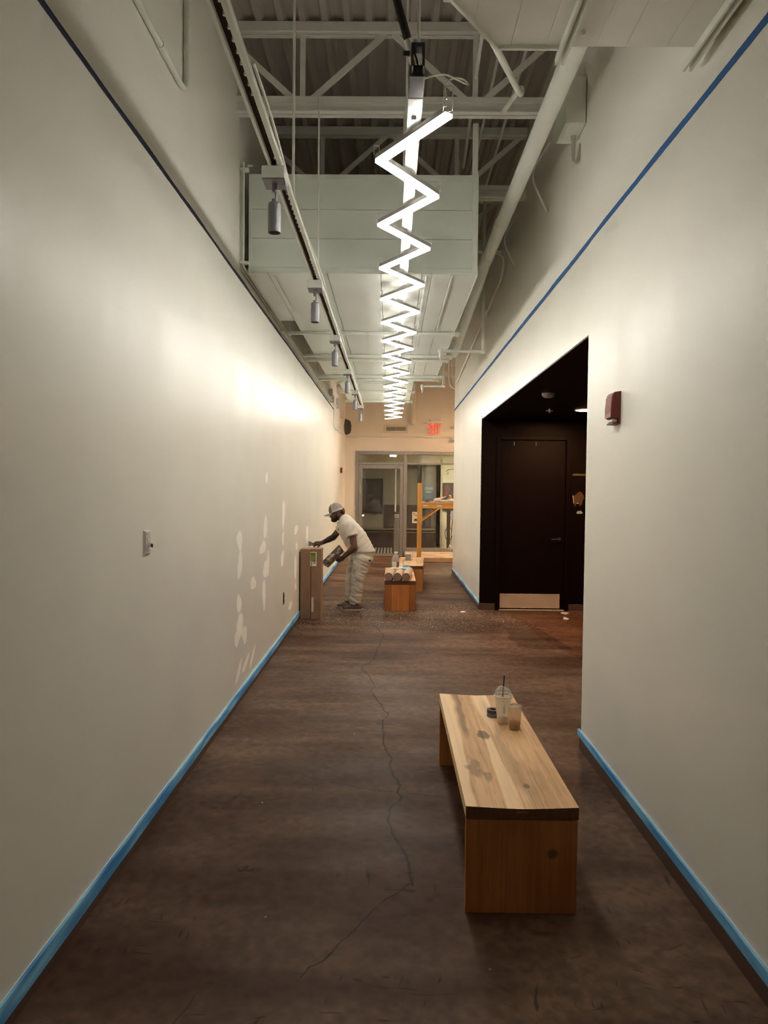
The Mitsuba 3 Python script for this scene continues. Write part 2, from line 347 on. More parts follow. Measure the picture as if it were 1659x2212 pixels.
struct('wall_passage', cat(box(XR + .002, 1.5, 10.22, 10.26, 0, 2.76), box(2.53, 4.2, 10.22, 10.4, 0, 2.76), box(1.5, 2.53, 10.22, 10.4, 2.48, 2.76), box(4.2, 4.4, 4.5, 10.4, 0, 2.76),
                              box(1.441, 4.2, 4.5, 4.72, 0, 2.76)), 'black_paint', 'black painted walls of the side passage')
struct('ceiling_passage', cat(box(XR + .0035, 4.2, 4.722, 10.22, 2.712, 2.7245), box(1.441, 4.2, 4.722, 10.22, 2.725, 2.80)), 'black_paint', 'black painted ceiling of the side passage')
ceil = struct('ceiling', None, None, 'painted corrugated steel roof deck above the joists')
per = 0.165
for s in range(7):                                                     # deck sheets side by side, six ribs each
    x0 = -1.45 + s * 6 * per; prof = []
    for i in range(6):
        a = x0 + i * per
        prof += [(a, ZC + .045), (a + .05, ZC + .045), (a + .072, ZC), (a + .115, ZC), (a + .137, ZC + .045)]
    prof.append((x0 + 6 * per - .003, ZC + .045))
    top = [(px, pz + .004) for px, pz in reversed(prof)]
    part(ceil, 'deck_sheet', extr(prof + top, 20.3, at(np.array([[1, 0, 0, 0], [0, 0, 1, 0], [0, 1, 0, 0], [0, 0, 0, 1.0]]), 0, -1.7, 0)), 'deck_paint', False)
part(ceil, 'roof_board', box(-1.45, 5.6, -1.7, 18.64, ZC + .07, ZC + .12), 'deck_paint', False)

# baseboards and the blue tape on them
def strip(xw, s, y0, y1, z0, z1, th, wob=0.0, n=40):
    ys = np.linspace(y0, y1, n); V, f = [], []
    for i, y in enumerate(ys):
        a = wob * (meshkit.noise(np.array([y * 1.7, 1.0, 0])) - .5) * 2; b = wob * (meshkit.noise(np.array([y * 2.3, 5.0, 0])) - .5) * 2
        for (dx, z) in ((0, z0 + a), (th, z0 + a), (th, z1 + b), (0, z1 + b)): V.append((xw + s * dx, y, z))
    for i in range(n - 1):
        for q in range(4):
            a, b, c, d = i * 4 + q, i * 4 + (q + 1) % 4, i * 4 + 4 + (q + 1) % 4, i * 4 + 4 + q
            f += [[a, b, c], [a, c, d]]
    f += [[0, 2, 1], [0, 3, 2], [4 * n - 4, 4 * n - 3, 4 * n - 2], [4 * n - 4, 4 * n - 2, 4 * n - 1]]
    m = trimesh.Trimesh(V, f, process=False); m.fix_normals(); return m
def baseb(name, xw, s, y0, y1, label):
    struct(name, box(min(xw, xw + s * .012), max(xw, xw + s * .012), y0, y1, 0, .100, .002), 'base_vinyl', label)
baseb('baseboard_left', XL, 1, -1.5, YE, 'dark brown vinyl baseboard of the left wall')
baseb('baseboard_right', XR, -1, -1.5, 4.72, 'dark brown vinyl baseboard of the near right wall')
baseb('baseboard_right_far', XR + .004, -1, 10.26, 14.75, 'dark brown vinyl baseboard of the right wall beyond the opening')
struct('baseboard_passage', cat(box(XR - .008, 1.50, 10.208, 10.22, 0, .095, .002), box(2.54, 4.2, 10.208, 10.22, 0, .095, .002)), 'base_vinyl', 'brown baseboards on both sides of the black door')
def basetape(key, xw, s, y0, y1, z0, z1, label):
    k = thing('masking_tape', label, 'tape')
    ns = int((y1 - y0) * 8)
    part(k, 'tape_strip', cat(strip(xw + s * .0125, s, y0, y1, z0, z1, .0016, .004, ns), strip(xw + s * .0032, s, y0, y1, z1 + .0002, z1 + .0017, .0109, .0, ns)), 'blue_tape', False)
    part(k, 'paint_edge', strip(xw + s * .0006, s, y0, y1, max(z1 - .02, .1003), z1 + .0035, .0025, .0008, ns), 'base_edge', False, label='thin cream paint edge above the tape')
basetape('l', XL, 1, .5, 18.3, .044, .1005, 'wide blue painter tape along the top of the left baseboard')
basetape('r', XR, -1, .5, 4.76, .076, .117, 'blue painter tape along the near right baseboard, curling at the corner')
basetape('rf', XR + .004, -1, 10.22, 14.74, .076, .105, 'thin blue painter tape on the right baseboard beyond the black opening')
solo('masking_tape', strip(XL + .001, 1, .6, 14.75, 3.312, 3.338, .0015, .004, 130), 'navy_tape', 'dark navy blue tape line high across the left wall', 'tape', smooth=False)
solo('masking_tape', strip(XR - .0005, -1, .6, 14.74, 3.318, 3.352, .0015, .003, 130), 'blue_tape_thin', 'blue tape line high across the right wall, above the black opening', 'tape', smooth=False)

# dried filler patches on the left wall: (y, z, half length along y, half height, tilt)
def blob(y, z, a, b, tilt, seed):
    r = np.random.default_rng(seed); th = np.linspace(0, 2 * math.pi, 22, endpoint=False)
    w = 1 + 0.16 * np.sin(th * 2 + r.uniform(0, 6)) + 0.10 * np.sin(th * 3 + r.uniform(0, 6)) + r.uniform(-.05, .05, 22)
    u, v = 1.6 * a * w * np.cos(th), .68 * b * w * np.sin(th); c, s = math.cos(tilt), math.sin(tilt)
    return extr(np.stack([y + u * c - v * s, z + u * s + v * c], 1), .0012, at(TO_YZ, XL - .0003, 0, 0))
for i, q in enumerate([(5.63, 1.285, .075, .095, -.5), (5.645, 1.09, .055, .15, -.25), (6.667, 1.148, .09, .09, 0), (5.62, .79, .05, .115, -.2), (5.66, .61, .085, .115, -.2), (5.84, .50, .065, .10, .1),
                       (5.56, .53, .07, .09, -.2), (6.20, .875, .085, .075, 0), (6.80, .93, .09, .10, 0), (6.73, .70, .055, .20, -.1), (6.79, 1.33, .07, .14, 0), (7.93, 1.42, .06, .25, 0), (7.87, .93, .06, .14, -.1),
                       (9.0, 1.19, .10, .09, 0), (8.95, .72, .08, .19, 0), (8.97, .47, .07, .06, 0), (6.84, 1.80, .035, .09, 0), (6.18, .235, .10, .035, .5), (5.62, .25, .09, .05, .5), (8.52, .30, .09, .06, 0),
                       (6.95, .98, .05, .17, 0), (9.05, .97, .07, .07, 0), (10.2, 1.05, .10, .16, 0), (5.9, .25, .11, .04, .3), (7.9, 1.15, .05, .10, 0)]):
    part('wall_left', 'filler_patch', blob(*q, 100 + i), 'patch_paste', False, label='dried pale filler patch' if i == 0 else None)

# ------------------------------------------------------------------ black door in the side passage
dk = struct('door_1', None, None, 'black painted flush door with a metal kick plate in the side passage')
def frame(x0, x1, z0, z1, w, y0, y1, bottom=False):
    ms = [box(x0, x0 + w, y0, y1, z0, z1, .003), box(x1 - w, x1, y0, y1, z0, z1, .003), box(x0 + w, x1 - w, y0, y1, z1 - w, z1, .003)]
    if bottom: ms.append(box(x0 + w, x1 - w, y0, y1, z0, z0 + w, .003))
    return cat(ms)
part(dk, 'door_frame', frame(1.495, 2.535, 0, 2.483, .058, 10.19, 10.30), 'black_paint')
part(dk, 'leaf', box(1.557, 2.473, 10.232, 10.275, .012, 2.42, .003), 'black_paint')
part(dk, 'kick_plate', box(1.566, 2.421, 10.229, 10.2318, .030, .236, .001), 'kick_brass', label='brushed brass coloured kick plate')
part(dk, 'threshold', box(1.553, 2.477, 10.19, 10.30, 0, .012, .003), 'kick_brass')
lv = part(dk, 'lever_handle', cat(xf(trimesh.creation.cylinder(.026, .012), at(rot([1, 0, 0], 90), 2.40, 10.225, 1.02)), tube(bend([(2.40, 10.22, 1.02), (2.40, 10.18, 1.02), (2.28, 10.18, 1.02)], .015), .009)), 'black_metal')
for x in (1.74, 2.05):
    part(dk, 'screw', cat(*[xf(trimesh.creation.cylinder(.007, .004, sections=10), at(rot([1, 0, 0], 90), x, 10.231, 2.385 - d)) for d in (0, .028)]), 'plastic_white')
solo('smoke_detector', lathe([(0, -.045), (.035, -.045), (.058, -.030), (.066, -.008), (.066, 0), (0, 0)], 28, (1.61, 7.46, 2.712)), 'plastic_grey', 'round pale smoke detector on the black passage ceiling', 'smoke detector')
k = thing('ceiling_sprinkler', 'small sprinkler head hanging from the black passage ceiling behind the smoke detector', 'sprinkler')
part(k, 'stem', lathe([(0, 0), (.012, 0), (.012, -.03), (.006, -.05), (0, -.05)], 12, (1.93, 8.85, 2.712)), 'plastic_white')
part(k, 'deflector', lathe([(0, -.004), (.045, -.004), (.045, 0), (0, 0)], 16, (1.93, 8.85, 2.69)), 'plastic_white')
k = thing('recessed_lamp', 'lit round recessed lamp in the black passage ceiling', 'ceiling lamp')
part(k, 'trim_ring', xf(trimesh.creation.annulus(.152, .170, .008), at(np.eye(4), 2.42, 8.9, 2.706)), 'plastic_white')
part(k, 'lamp', xf(trimesh.creation.cylinder(.150, .004, sections=28), at(np.eye(4), 2.42, 8.9, 2.708)), 'plastic_white', emitter={'type': 'area', 'radiance': rgb(*ALCOVE_L)})
pf = np.array([(1270, 0)])
solo('tape_strip', extr([(2.566, 1.942), (2.585, 1.955), (2.80, 1.955), (2.80, 1.925), (2.566, 1.925)], .001, at(TO_XZ, 0, 10.2199, 0)), 'masking', 'olive masking tape strip stuck on the black passage wall', 'tape', smooth=False)
k = thing('torn_patch', 'torn brown paper patch where the black wall paint has peeled off', 'torn paint')
pts = [(2.590, 1.640), (2.63, 1.665), (2.67, 1.705), (2.70, 1.70), (2.735, 1.65), (2.742, 1.60), (2.725, 1.595), (2.715, 1.53), (2.685, 1.487), (2.668, 1.53), (2.63, 1.535), (2.625, 1.49), (2.605, 1.49), (2.60, 1.53)]
part(k, 'brown_paper', extr(pts, .0015, at(TO_XZ, 0, 10.2199, 0)), 'peeled', False)
part(k, 'white_edge', cat(extr([(2.575, 1.65), (2.588, 1.648), (2.602, 1.53), (2.592, 1.535)], .001, at(TO_XZ, 0, 10.2199, 0)), extr([(2.63, 1.536), (2.645, 1.545), (2.668, 1.531), (2.65, 1.528)], .002, at(TO_XZ, 0, 10.2199, 0))), 'scrap', False, label='torn white paper edge')
solo('torn_patch', extr([(2.635, 1.40), (2.65, 1.425), (2.70, 1.43), (2.715, 1.41), (2.735, 1.398), (2.70, 1.388), (2.645, 1.385)], .001, at(TO_XZ, 0, 10.2199, 0)), 'scrap', 'small white scraped spot below the torn brown patch', 'torn paint', smooth=False)

# ------------------------------------------------------------------ roof joists
JY = [4.1, 5.5, 7.05, 8.6, 10.15, 11.7, 13.25, 14.8, 16.35, 17.9]
names = ['nearest the top edge of the picture', 'in front of the big duct', 'just behind the front of the big duct'] + [f'above the ducts, {o} from the viewpoint' for o in ('fourth', 'fifth', 'sixth', 'seventh', 'eighth', 'ninth', 'tenth')]
for j, y in enumerate(JY):
    k = thing('roof_joist', 'painted steel roof joist ' + names[j], 'roof joist', 'roof joists')
    x1 = 1.275 if y < 14.7 else 4.2
    part(k, 'top_chord', cat(box(XL, x1, y - .045, y - .008, 5.112, ZC - .001, .004), box(XL, x1, y + .008, y + .045, 5.112, ZC - .001, .004)), 'steel_paint', False)
    part(k, 'bottom_chord', cat(box(XL, x1, y - .05, y - .008, 4.525, 4.535), box(XL, x1, y - .016, y - .008, 4.535, 4.60), box(XL, x1, y + .008, y + .05, 4.525, 4.535), box(XL, x1, y + .008, y + .016, 4.535, 4.60),
                                box(XL, x1, y - .03, y - .018, 4.60, 4.645), box(XL, x1, y + .018, y + .03, 4.60, 4.645)), 'steel_paint', False)
    nb = [-.70, .60] + ([1.9, 3.2] if x1 > 2 else [])
    for xb in nb:
        part(k, 'web_post', box(xb - .02, xb + .02, y - .007, y + .007, 4.60, 5.12), 'steel_paint', False)
        for xt, xe in ((xb - .62, max(xb - .62, XL)), (xb + .62, min(xb + .62, x1))):
            f = (xe - xb) / (xt - xb); s = np.sign(xt - xb)
            part(k, 'web_diagonal', beam((xb + s * .03, y, 4.60), (xb + (xt - xb) * f, y, 4.60 + .52 * f), .014, .045), 'steel_paint', False)

# ------------------------------------------------------------------ ducts
def ductbox(k, x0, x1, y0, y1, z0, z1, nfront, seams, fl=.045, ycut=None):
    """Insulated duct: front panels with frame, bottom panels with seams between them, side panels and edge angles."""
    hh = (z1 - z0 - 2 * fl) / nfront
    for i in range(nfront): part(k, 'front_panel', box(x0 + fl * .6, x1 - fl, y0 + .006, y0 + .03, z0 + fl + i * hh + .0015, z0 + fl + (i + 1) * hh - .0015), 'duct_paint', False)
    part(k, 'front_frame', cat(box(x0, x1, y0, y0 + .03, z0 + .008, z0 + fl, .002), box(x0, x1, y0, y0 + .03, z1 - fl, z1, .002), box(x1 - fl, x1, y0 - .001, y0 + .03, z0, z1 + .01, .002), box(x0, x0 + fl * .6, y0 - .001, y0 + .03, z0, z1, .002)), 'duct_paint')
    xs = [x0] + seams + [x1]
    for a, b in zip(xs[:-1], xs[1:]): part(k, 'bottom_panel', box(a + .002, b - .002, y0 + .002, ycut if ycut and a == x0 else y1, z0, z0 + .02), 'duct_paint', False)
    part(k, 'side_panel', cat(box(x0, x0 + .02, y0 + .03, ycut, z0 + .021, z1), box(seams[0], seams[0] + .02, ycut, y1, z0 + .021, z1), box(x0, seams[0], ycut - .02, ycut, z0 + .021, z1)) if ycut else box(x0, x0 + .02, y0 + .03, y1, z0 + .021, z1), 'duct_paint', False)
    part(k, 'side_panel', cat(box(x1 - .02, x1, y0 + .03, y1, z0 + .021, z1)), 'duct_paint', False)
    part(k, 'top_panel', box(seams[0] if ycut else x0, x1, y0 + .031, y1, z1 - .02, z1), 'duct_paint', False)
    for x in (x0, x1): part(k, 'edge_angle', box(x - .004, x + .004, y0, ycut if ycut and x == x0 else y1, z0 - .004, z0 + .03), 'duct_paint', False)
k = thing('air_duct', 'big white painted air duct with a square front face behind the zigzag light', 'duct')
ductbox(k, -1.135, .655, 5.66, 11.05, 3.385, 4.15, 3, [-.985, -.52, -.10, .22, .30, .45], ycut=7.25)
for (x, y0, y1) in ((.262, 5.70, 7.55), (.46, 5.70, 7.5), (-.945, 5.72, 6.7)): part(k, 'seam_lip', beam((x, y0, 3.381), (x, y1, 3.381), .012, .010), 'white_paint', False)
part(k, 'slanted_end', extr([(11.05, 3.385), (11.55, 3.50), (11.55, 4.1), (11.05, 4.15)], 1.40, at(TO_YZ, -.985, 0, 0)), 'duct_paint', False)
k = thing('air_duct', 'narrower white duct section behind the big duct, near the end wall', 'duct')
ductbox(k, -.84, .33, 11.6, 13.9, 3.40, 4.0, 1, [-.55, -.05])
k = thing('air_duct', 'pale duct underside at the top right corner of the picture', 'duct')
pl = [(.20, -1.0), (.20, 2.66), (.415, 2.95), (1.255, 2.95), (1.255, -1.0)]
for a, b in ((.20, .30), (.30, .46), (.46, .60), (.60, .80), (.80, .92), (.92, 1.085), (1.085, 1.255)):
    g = Polygon(pl).intersection(sbox(a + .0005, -2, b - .0005, 4))
    part(k, 'bottom_panel', extr(g, .02, at(np.eye(4), 0, 0, 3.49)), 'near_duct_paint', False)
part(k, 'casing', extr(pl, .42, at(np.eye(4), 0, 0, 3.511)), 'duct_paint', False)
for (x, y1) in ((.655, 3.02), (1.195, 3.06)):
    part(k, 'strut_channel', cat(box(x, x + .010, -1, y1, 3.455, 3.489), box(x + .028, x + .038, -1, y1, 3.455, 3.489), box(x, x + .038, -1, y1, 3.481, 3.489)), 'white_paint', False, label='slotted support channel under the duct')
part(k, 'flange', cat(box(.415, .66, 2.945, 2.962, 3.478, 3.50, .002), beam((.19, 2.655, 3.487), (.41, 2.955, 3.487), .012, .02)), 'white_paint', False)
for y in (2.35, 2.6, 2.85): part(k, 'bolt', mv(trimesh.creation.cylinder(.009, .02, sections=8), .73, y, 3.48), 'steel_paint', False)
part(k, 'hanger_bracket', cat(box(.165, .195, 2.55, 2.62, 3.44, 3.62, .003), box(.195, .235, 2.57, 2.60, 3.45, 3.485, .003)), 'white_paint')

# supports under and around the big duct
for y, z, x0, x1, h, lb in ((7.72, 3.36, -1.12, .71, .028, 'first painted cross channel under the big duct'), (9.02, 3.345, -1.12, .75, .03, 'second painted cross channel under the big duct, with a second one close behind'),
                         (9.32, 3.36, -1.12, .72, .028, 'third painted cross channel under the big duct'), (10.62, 3.345, -1.12, .73, .03, 'fourth painted cross channel under the big duct'),
                         (10.95, 3.36, -1.12, .71, .028, 'fifth painted cross channel at the back edge of the big duct'), (12.35, 3.375, -.90, .39, .035, 'painted cross channel under the narrower duct'),
                         (13.72, 3.375, -.90, .39, .035, 'last painted cross channel under the narrower duct')):
    k = thing('support_channel', lb, 'support')
    zt = 3.38 if y < 11.5 else 3.395
    part(k, 'channel', cat(box(x0, x1, y - .022, y + .022, zt - h, zt - h + .006), box(x0, x1, y - .022, y - .016, zt - h + .006, zt), box(x0, x1, y + .016, y + .022, zt - h + .006, zt)), 'white_paint', False)
    for x in (x0 + .022, x1 - .022):
        part(k, 'threaded_rod', tube([(x, y, zt - h - .015), (x, y, ZC)], .006, 6), 'steel_paint')
        part(k, 'nut', mv(trimesh.creation.cylinder(.014, .014, sections=6), x, y, zt - h - .008), 'steel_paint', False)
solo('hanger_strap', box(.60, .643, 5.628, 5.634, 4.13, 4.53), 'white_paint', 'flat white strap holding the right corner of the big duct', 'hanger', smooth=False)
k = thing('pipe_bundle', 'thin pipes running down beside the big duct and along the left wall', 'pipe')
for d in (0, .022): part(k, 'pipe', tube(bend([(-1.176 + d * .8, 5.60 - d, 4.20), (-1.176 + d * .8, 5.60 - d, 3.40 + d * .4), (-1.172 + d, 14.6, 3.40 + d * .4)], .04), .008, 8), 'white_paint')
part(k, 'clamp', cat(box(-1.188, -1.12, 5.57, 5.62, 4.14, 4.16, .003), box(-1.188, -1.12, 5.57, 5.61, 3.43, 3.45, .003), tube([(-1.13, 5.59, 4.18), (-1.09, 5.59, 4.18)], .006, 6)), 'white_paint')
part(k, 'cable_tray', box(-1.189, -1.15, 7.6, 13.4, 3.355, 3.395, .004), 'white_paint')

# ------------------------------------------------------------------ pipes and boxes on the right
k = thing('drain_pipe', 'thick white pipe running along the right wall under the roof', 'pipe')
part(k, 'pipe', tube([(.955, 1.0, 4.05), (.945, 7.35, 4.05)], .058, 24), 'white_paint')
for y in (6.35, 7.25): part(k, 'coupling', tube([(.946, y, 4.05), (.946, y + .12, 4.05)], .063, 24), 'white_paint')
part(k, 'elbow', tube(bend([(.945, 7.3, 4.05), (.945, 7.55, 4.05), (.90, 7.75, 3.90), (.93, 10.9, 3.76)], .12), .060, 20), 'white_paint')
k = thing('electrical_box', 'grey metal junction box on the right wall beside the thick pipe', 'electrical box')
part(k, 'case', box(1.137, 1.274, 4.89, 5.17, 4.16, 4.47, .003), 'duct_paint')
part(k, 'cover', box(1.139, 1.272, 4.882, 4.8895, 4.163, 4.467, .001), 'steel_paint')
fx = bend([(1.235, 5.06, 4.16), (1.235, 5.05, 3.98), (1.262, 5.04, 3.97), (1.285, 5.04, 4.1)], .03, 10)
def corrugate(P, r0, r1, pitch=.008, n=10):
    P = np.array(P); s = np.r_[0, np.cumsum(np.linalg.norm(np.diff(P, axis=0), axis=1))]; N = int(s[-1] / pitch * 2)
    q = np.linspace(0, s[-1], N); Q = np.stack([np.interp(q, s, P[:, i]) for i in range(3)], 1)
    return tube(Q, np.where(np.arange(N) % 2, r0, r1), n)
part(k, 'flexible_conduit', corrugate(fx, .010, .014), 'plastic_grey', True)
part(k, 'connector', mv(trimesh.creation.cylinder(.019, .03, sections=14), 1.235, 5.06, 4.147), 'plastic_grey')
for i, y in enumerate((5.95, 7.45, 9.5)):
    solo('bent_conduit', tube(bend([(1.265, y + .02, 4.55 - .02 * i), (1.10, y, 4.28), (1.27, y + .1, 4.02)], .12, 8), .008, 8), 'steel_paint',
         ['bent thin conduit meeting the right wall below the junction box', 'middle bent thin conduit meeting the right wall in the dark', 'farthest bent thin conduit on the dark upper right wall'][i], 'conduit')
solo('thin_conduit', tube(bend([(1.05, 7.9, 4.30), (1.22, 8.0, 4.30), (1.245, 8.3, 4.15), (1.245, 14.0, 3.80)], .15, 8), .014, 10), 'steel_paint', 'long thin conduit running along the dark upper right wall', 'conduit')
for i, (xa, ya, za, xb, yb, zb) in enumerate(((.53, 3.5, 4.80, .66, 7.0, 4.80), (.78, 5.4, 5.02, .82, 8.4, 5.02), (.98, 5.4, 5.02, 1.0, 8.4, 5.02))):
    solo('thin_conduit', tube([(xa, ya, za), (xb, yb, zb)], .013, 10), 'steel_paint', ['thin conduit crossing over the joists left of the thick pipe', 'left one of two thin conduits under the dark roof deck', 'right one of two thin conduits under the dark roof deck'][i], 'conduit')
solo('bent_conduit', tube(bend([(.27, 3.05, 3.92), (.30, 3.1, 3.80), (.79, 4.6, 4.18), (.81, 4.7, 4.30), (.80, 5.4, 4.50)], .12, 8), .018, 12), 'white_paint', 'bent white conduit slanting down past the top right duct', 'conduit')
for i, (x, y, xl, z) in enumerate(((1.055, 8.47, .56, 3.33), (.80, 11.3, .47, 3.33))):
    k = thing('sprinkler_pipe', ['nearer white sprinkler pipe bent under the right side of the duct', 'farther white sprinkler pipe bent under the duct near the end wall'][i], 'sprinkler')
    part(k, 'drop_pipe', tube([(x, y, z), (x, y, ZC)], .019, 14), 'white_paint')
    part(k, 'arm', tube([(x, y, z), (xl, y, z)], .019, 14), 'white_paint')
    for px in (x, xl): part(k, 'elbow', cat(mv(trimesh.creation.icosphere(2, .030), px, y, z)), 'white_paint')
    part(k, 'head', lathe([(0, -.105), (.008, -.105), (.010, -.07), (.020, -.04), (.022, 0), (0, 0)], 14, (xl, y, z)), 'white_paint')
for i, (x, zb, xe) in enumerate(((1.155, 3.78, 1.34), (1.22, 3.86, 1.36), (1.30, 4.02, 1.385))):
    solo('wall_conduit', tube(bend([(x, 14.79, 5.1), (x, 14.79, zb + .04), (xe + .05, 14.79, zb - .02)], .19, 10), .014, 10), 'steel_paint',
         ['leftmost curved conduit at the corner where the right wall ends', 'middle curved conduit at the corner where the right wall ends', 'rightmost curved conduit at the corner where the right wall ends'][i], 'conduit')

# conduit bend on the upper left wall
k = thing('wall_conduit', 'white conduit bent in a V on the upper left wall', 'conduit')
part(k, 'pipe', tube(bend([(-1.172, 1.2, 3.90), (-1.172, 4.085, 3.90), (-1.172, 4.085, 4.56), (-1.14, 4.55, 4.84)], .12, 10), .0165, 12), 'white_paint')
part(k, 'coupling', tube([(-1.172, 3.62, 3.90), (-1.172, 3.72, 3.90)], .021, 12), 'white_paint')
part(k, 'coupling', tube([(-1.172, 4.085, 4.12), (-1.172, 4.085, 4.17)], .021, 12), 'white_paint')

# ------------------------------------------------------------------ track with six spotlights
XT, ZT = -.593, 3.31
k = thing('lighting_track', 'long white lighting track hanging along the left side', 'track')
part(k, 'channel', cat(box(XT - .0205, XT - .0165, 1.2, 13.75, ZT - .02, ZT + .02), box(XT + .0165, XT + .0205, 1.2, 13.75, ZT - .02, ZT + .02), box(XT - .0165, XT + .0165, 1.2, 13.75, ZT + .016, ZT + .02)), 'white_paint', False)
part(k, 'channel_lip', cat(box(XT - .030, XT - .0205, 1.2, 13.75, ZT - .020, ZT - .016), box(XT + .0205, XT + .038, 1.2, 13.75, ZT - .020, ZT + .012)), 'white_paint', False)
part(k, 'channel_slot', box(XT - .0165, XT + .0165, 1.2, 13.75, ZT + .004, ZT + .0155), 'dark_gap', False, label='dark hollow of the channel')
part(k, 'bolt_row', cat(*[mv(trimesh.creation.cylinder(.006, .012, sections=8), XT + .012, y, ZT - .008) for y in np.arange(2.4, 13.6, .07) if int(y * 2) % 3]), 'white_paint', False, kind='stuff')
wp = [(XT + .035 + .012 * math.sin(y * 2.6), y, ZT + .024 + .006 * math.sin(y * 1.9 + 1)) for y in np.arange(2.8, 13.7, .2)]
part(k, 'cable', tube(wp, .007, 8), 'white_paint')
FY = [3.63, 5.55, 7.49, 9.59, 11.60, 13.58]
ords = ['nearest', 'second', 'third', 'fourth', 'fifth', 'farthest']
for i, y in enumerate(FY):
    k = thing('spotlight', f'{ords[i]} grey spotlight under its white box on the lighting track', 'spotlight')
    part(k, 'junction_box', box(XT - .062, XT + .052, y - .06, y + .06, ZT - .085, ZT - .021, .004), 'white_paint')
    part(k, 'knockout', xf(trimesh.creation.annulus(.013, .016, .003), at(rot([1, 0, 0], 90), XT - .006, y - .061, ZT - .048)), 'white_paint', False)
    part(k, 'mount_plate', cat(box(XT - .058, XT + .052, y - .065, y + .065, ZT - .091, ZT - .0855), box(XT + .046, XT + .054, y - .05, y + .05, ZT - .115, ZT - .091)), 'spot_metal', False)
    part(k, 'stem', cat(mv(trimesh.creation.cylinder(.013, .04, sections=14), XT - .006, y, ZT - .111), box(XT - .004, XT + .006, y - .008, y + .008, ZT - .175, ZT - .125, .002)), 'spot_metal')
    zt = ZT - .165
    c = part(k, 'lamp_can', lathe([(0, 0), (.014, 0), (.014, -.012), (.029, -.02), (.032, -.026), (.032, -.165), (.029, -.165), (.029, -.13), (0, -.13)], 28, (XT - .006, y, zt)), 'spot_metal', 40)
    part(c, 'lamp_face', mv(trimesh.creation.cylinder(.0285, .002, sections=24), XT - .006, y, zt - .128), 'spot_inner', label='dark lamp opening')
for i, (y, zt) in enumerate(((4.10, 4.525), (5.46, 4.525))):
    solo('hanger_rod', tube([(XT + .022, y, ZT + .02), (XT + .022, y, zt + .1)], .0075, 8), 'white_paint',
         ['nearest thin white rod holding the lighting track', 'second thin white rod holding the lighting track, in front of the duct', 'hidden rod of the lighting track above the duct', 'hidden farther rod of the lighting track above the duct'][i], 'rod')

# ------------------------------------------------------------------ zigzag light
zig = []
for i in range(32):
    y = 3.104 + .4215 * i
    zig.append(np.array([.222 - .002 * (y - 3.1) if i % 2 == 0 else -.07 - .005 * (y - 3.1), y, 0]) * .978)
k = thing('zigzag_light', 'glowing zigzag tube light hanging under a long white bar', 'ceiling light')
def mitre(i, off, z):
    """Corner points of the mitred band of half width off at corner i: (left, right) of the walking direction."""
    def line(a, b):
        d = (b - a)[:2]; d /= np.linalg.norm(d); return d, np.array([-d[1], d[0]])
    out = []
    for s in (1, -1):
        if i == 0 or i == len(zig) - 1:
            a, b = (zig[0], zig[1]) if i == 0 else (zig[-2], zig[-1]); d, n = line(a, b); out.append(zig[i][:2] + n * off * s + d * (-off if i == 0 else off) * .5)
        else:
            d0, n0 = line(zig[i - 1], zig[i]); d1, n1 = line(zig[i], zig[i + 1]); p0, p1 = zig[i][:2] + n0 * off * s, zig[i][:2] + n1 * off * s
            tt = np.linalg.solve(np.stack([d0, -d1], 1), p1 - p0); out.append(p0 + d0 * tt[0])
    return out
def prism(i, off, z0, z1, gap=.0006):
    a, b = mitre(i, off, 0), mitre(i + 1, off, 0); d = (zig[i + 1] - zig[i])[:2]; d /= np.linalg.norm(d)
    P = [a[0] + d * gap, a[1] + d * gap, b[1] - d * gap, b[0] - d * gap]
    V = [(*p, z0) for p in P] + [(*p, z1) for p in P]
    m = trimesh.Trimesh(V, [[0, 2, 1], [0, 3, 2], [4, 5, 6], [4, 6, 7], [0, 1, 5], [0, 5, 4], [1, 2, 6], [1, 6, 5], [2, 3, 7], [2, 7, 6], [3, 0, 4], [3, 4, 7]], process=False)
    m.fix_normals(); return m
for i in range(31):
    t = part(k, 'light_tube', prism(i, .0190, 3.2480, 3.265), 'plastic_white', False, emitter={'type': 'area', 'radiance': rgb(*TUBE_L)})
    part(t, 'tube_channel', prism(i, .0185, 3.2653, 3.288), 'channel', False, label='grey metal back of the tube' if i == 0 else None)
bx = lambda y: .083 - .003 * (y - 2.95)
for i in range(1, 31):
    s = 1 if i % 2 == 0 else -1; x, y = zig[i][0] + s * .016, zig[i][1]
    part(k, 'corner_clip', cat(box(x - .014, x - .0105, y - .006, y + .006, 3.2885, 3.325), box(x + .0105, x + .014, y - .006, y + .006, 3.2885, 3.325), box(x - .014, x + .014, y - .006, y + .006, 3.3251, 3.329)), 'plastic_white', False)
    part(k, 'spacer', mv(trimesh.creation.cylinder(.006, .012, sections=8), bx(y + .206), y + .206, 3.294), 'aluminium', False)
e = zig[0]
part(k, 'end_bracket', cat(frame(e[0] - .020, e[0] + .020, 3.268, 3.352, .003, e[1] - .052, e[1] - .048, True), frame(e[0] - .020, e[0] + .020, 3.268, 3.352, .003, e[1] - .012, e[1] - .008, True), box(e[0] - .020, e[0] - .018, e[1] - .0475, e[1] - .0125, 3.27, 3.35), box(e[0] + .018, e[0] + .020, e[1] - .0475, e[1] - .0125, 3.27, 3.35)), 'cup_plastic', False, label='clear acrylic end bracket of the tube')
bm = extr([(bx(2.99) - .030, 2.99), (bx(2.99) + .030, 2.99), (bx(15.95) + .030, 15.95), (bx(15.95) - .030, 15.95)], .043, at(np.eye(4), 0, 0, 3.3005))
part(k, 'mounting_bar', bm, 'bar_white', False, label='long white mounting bar')
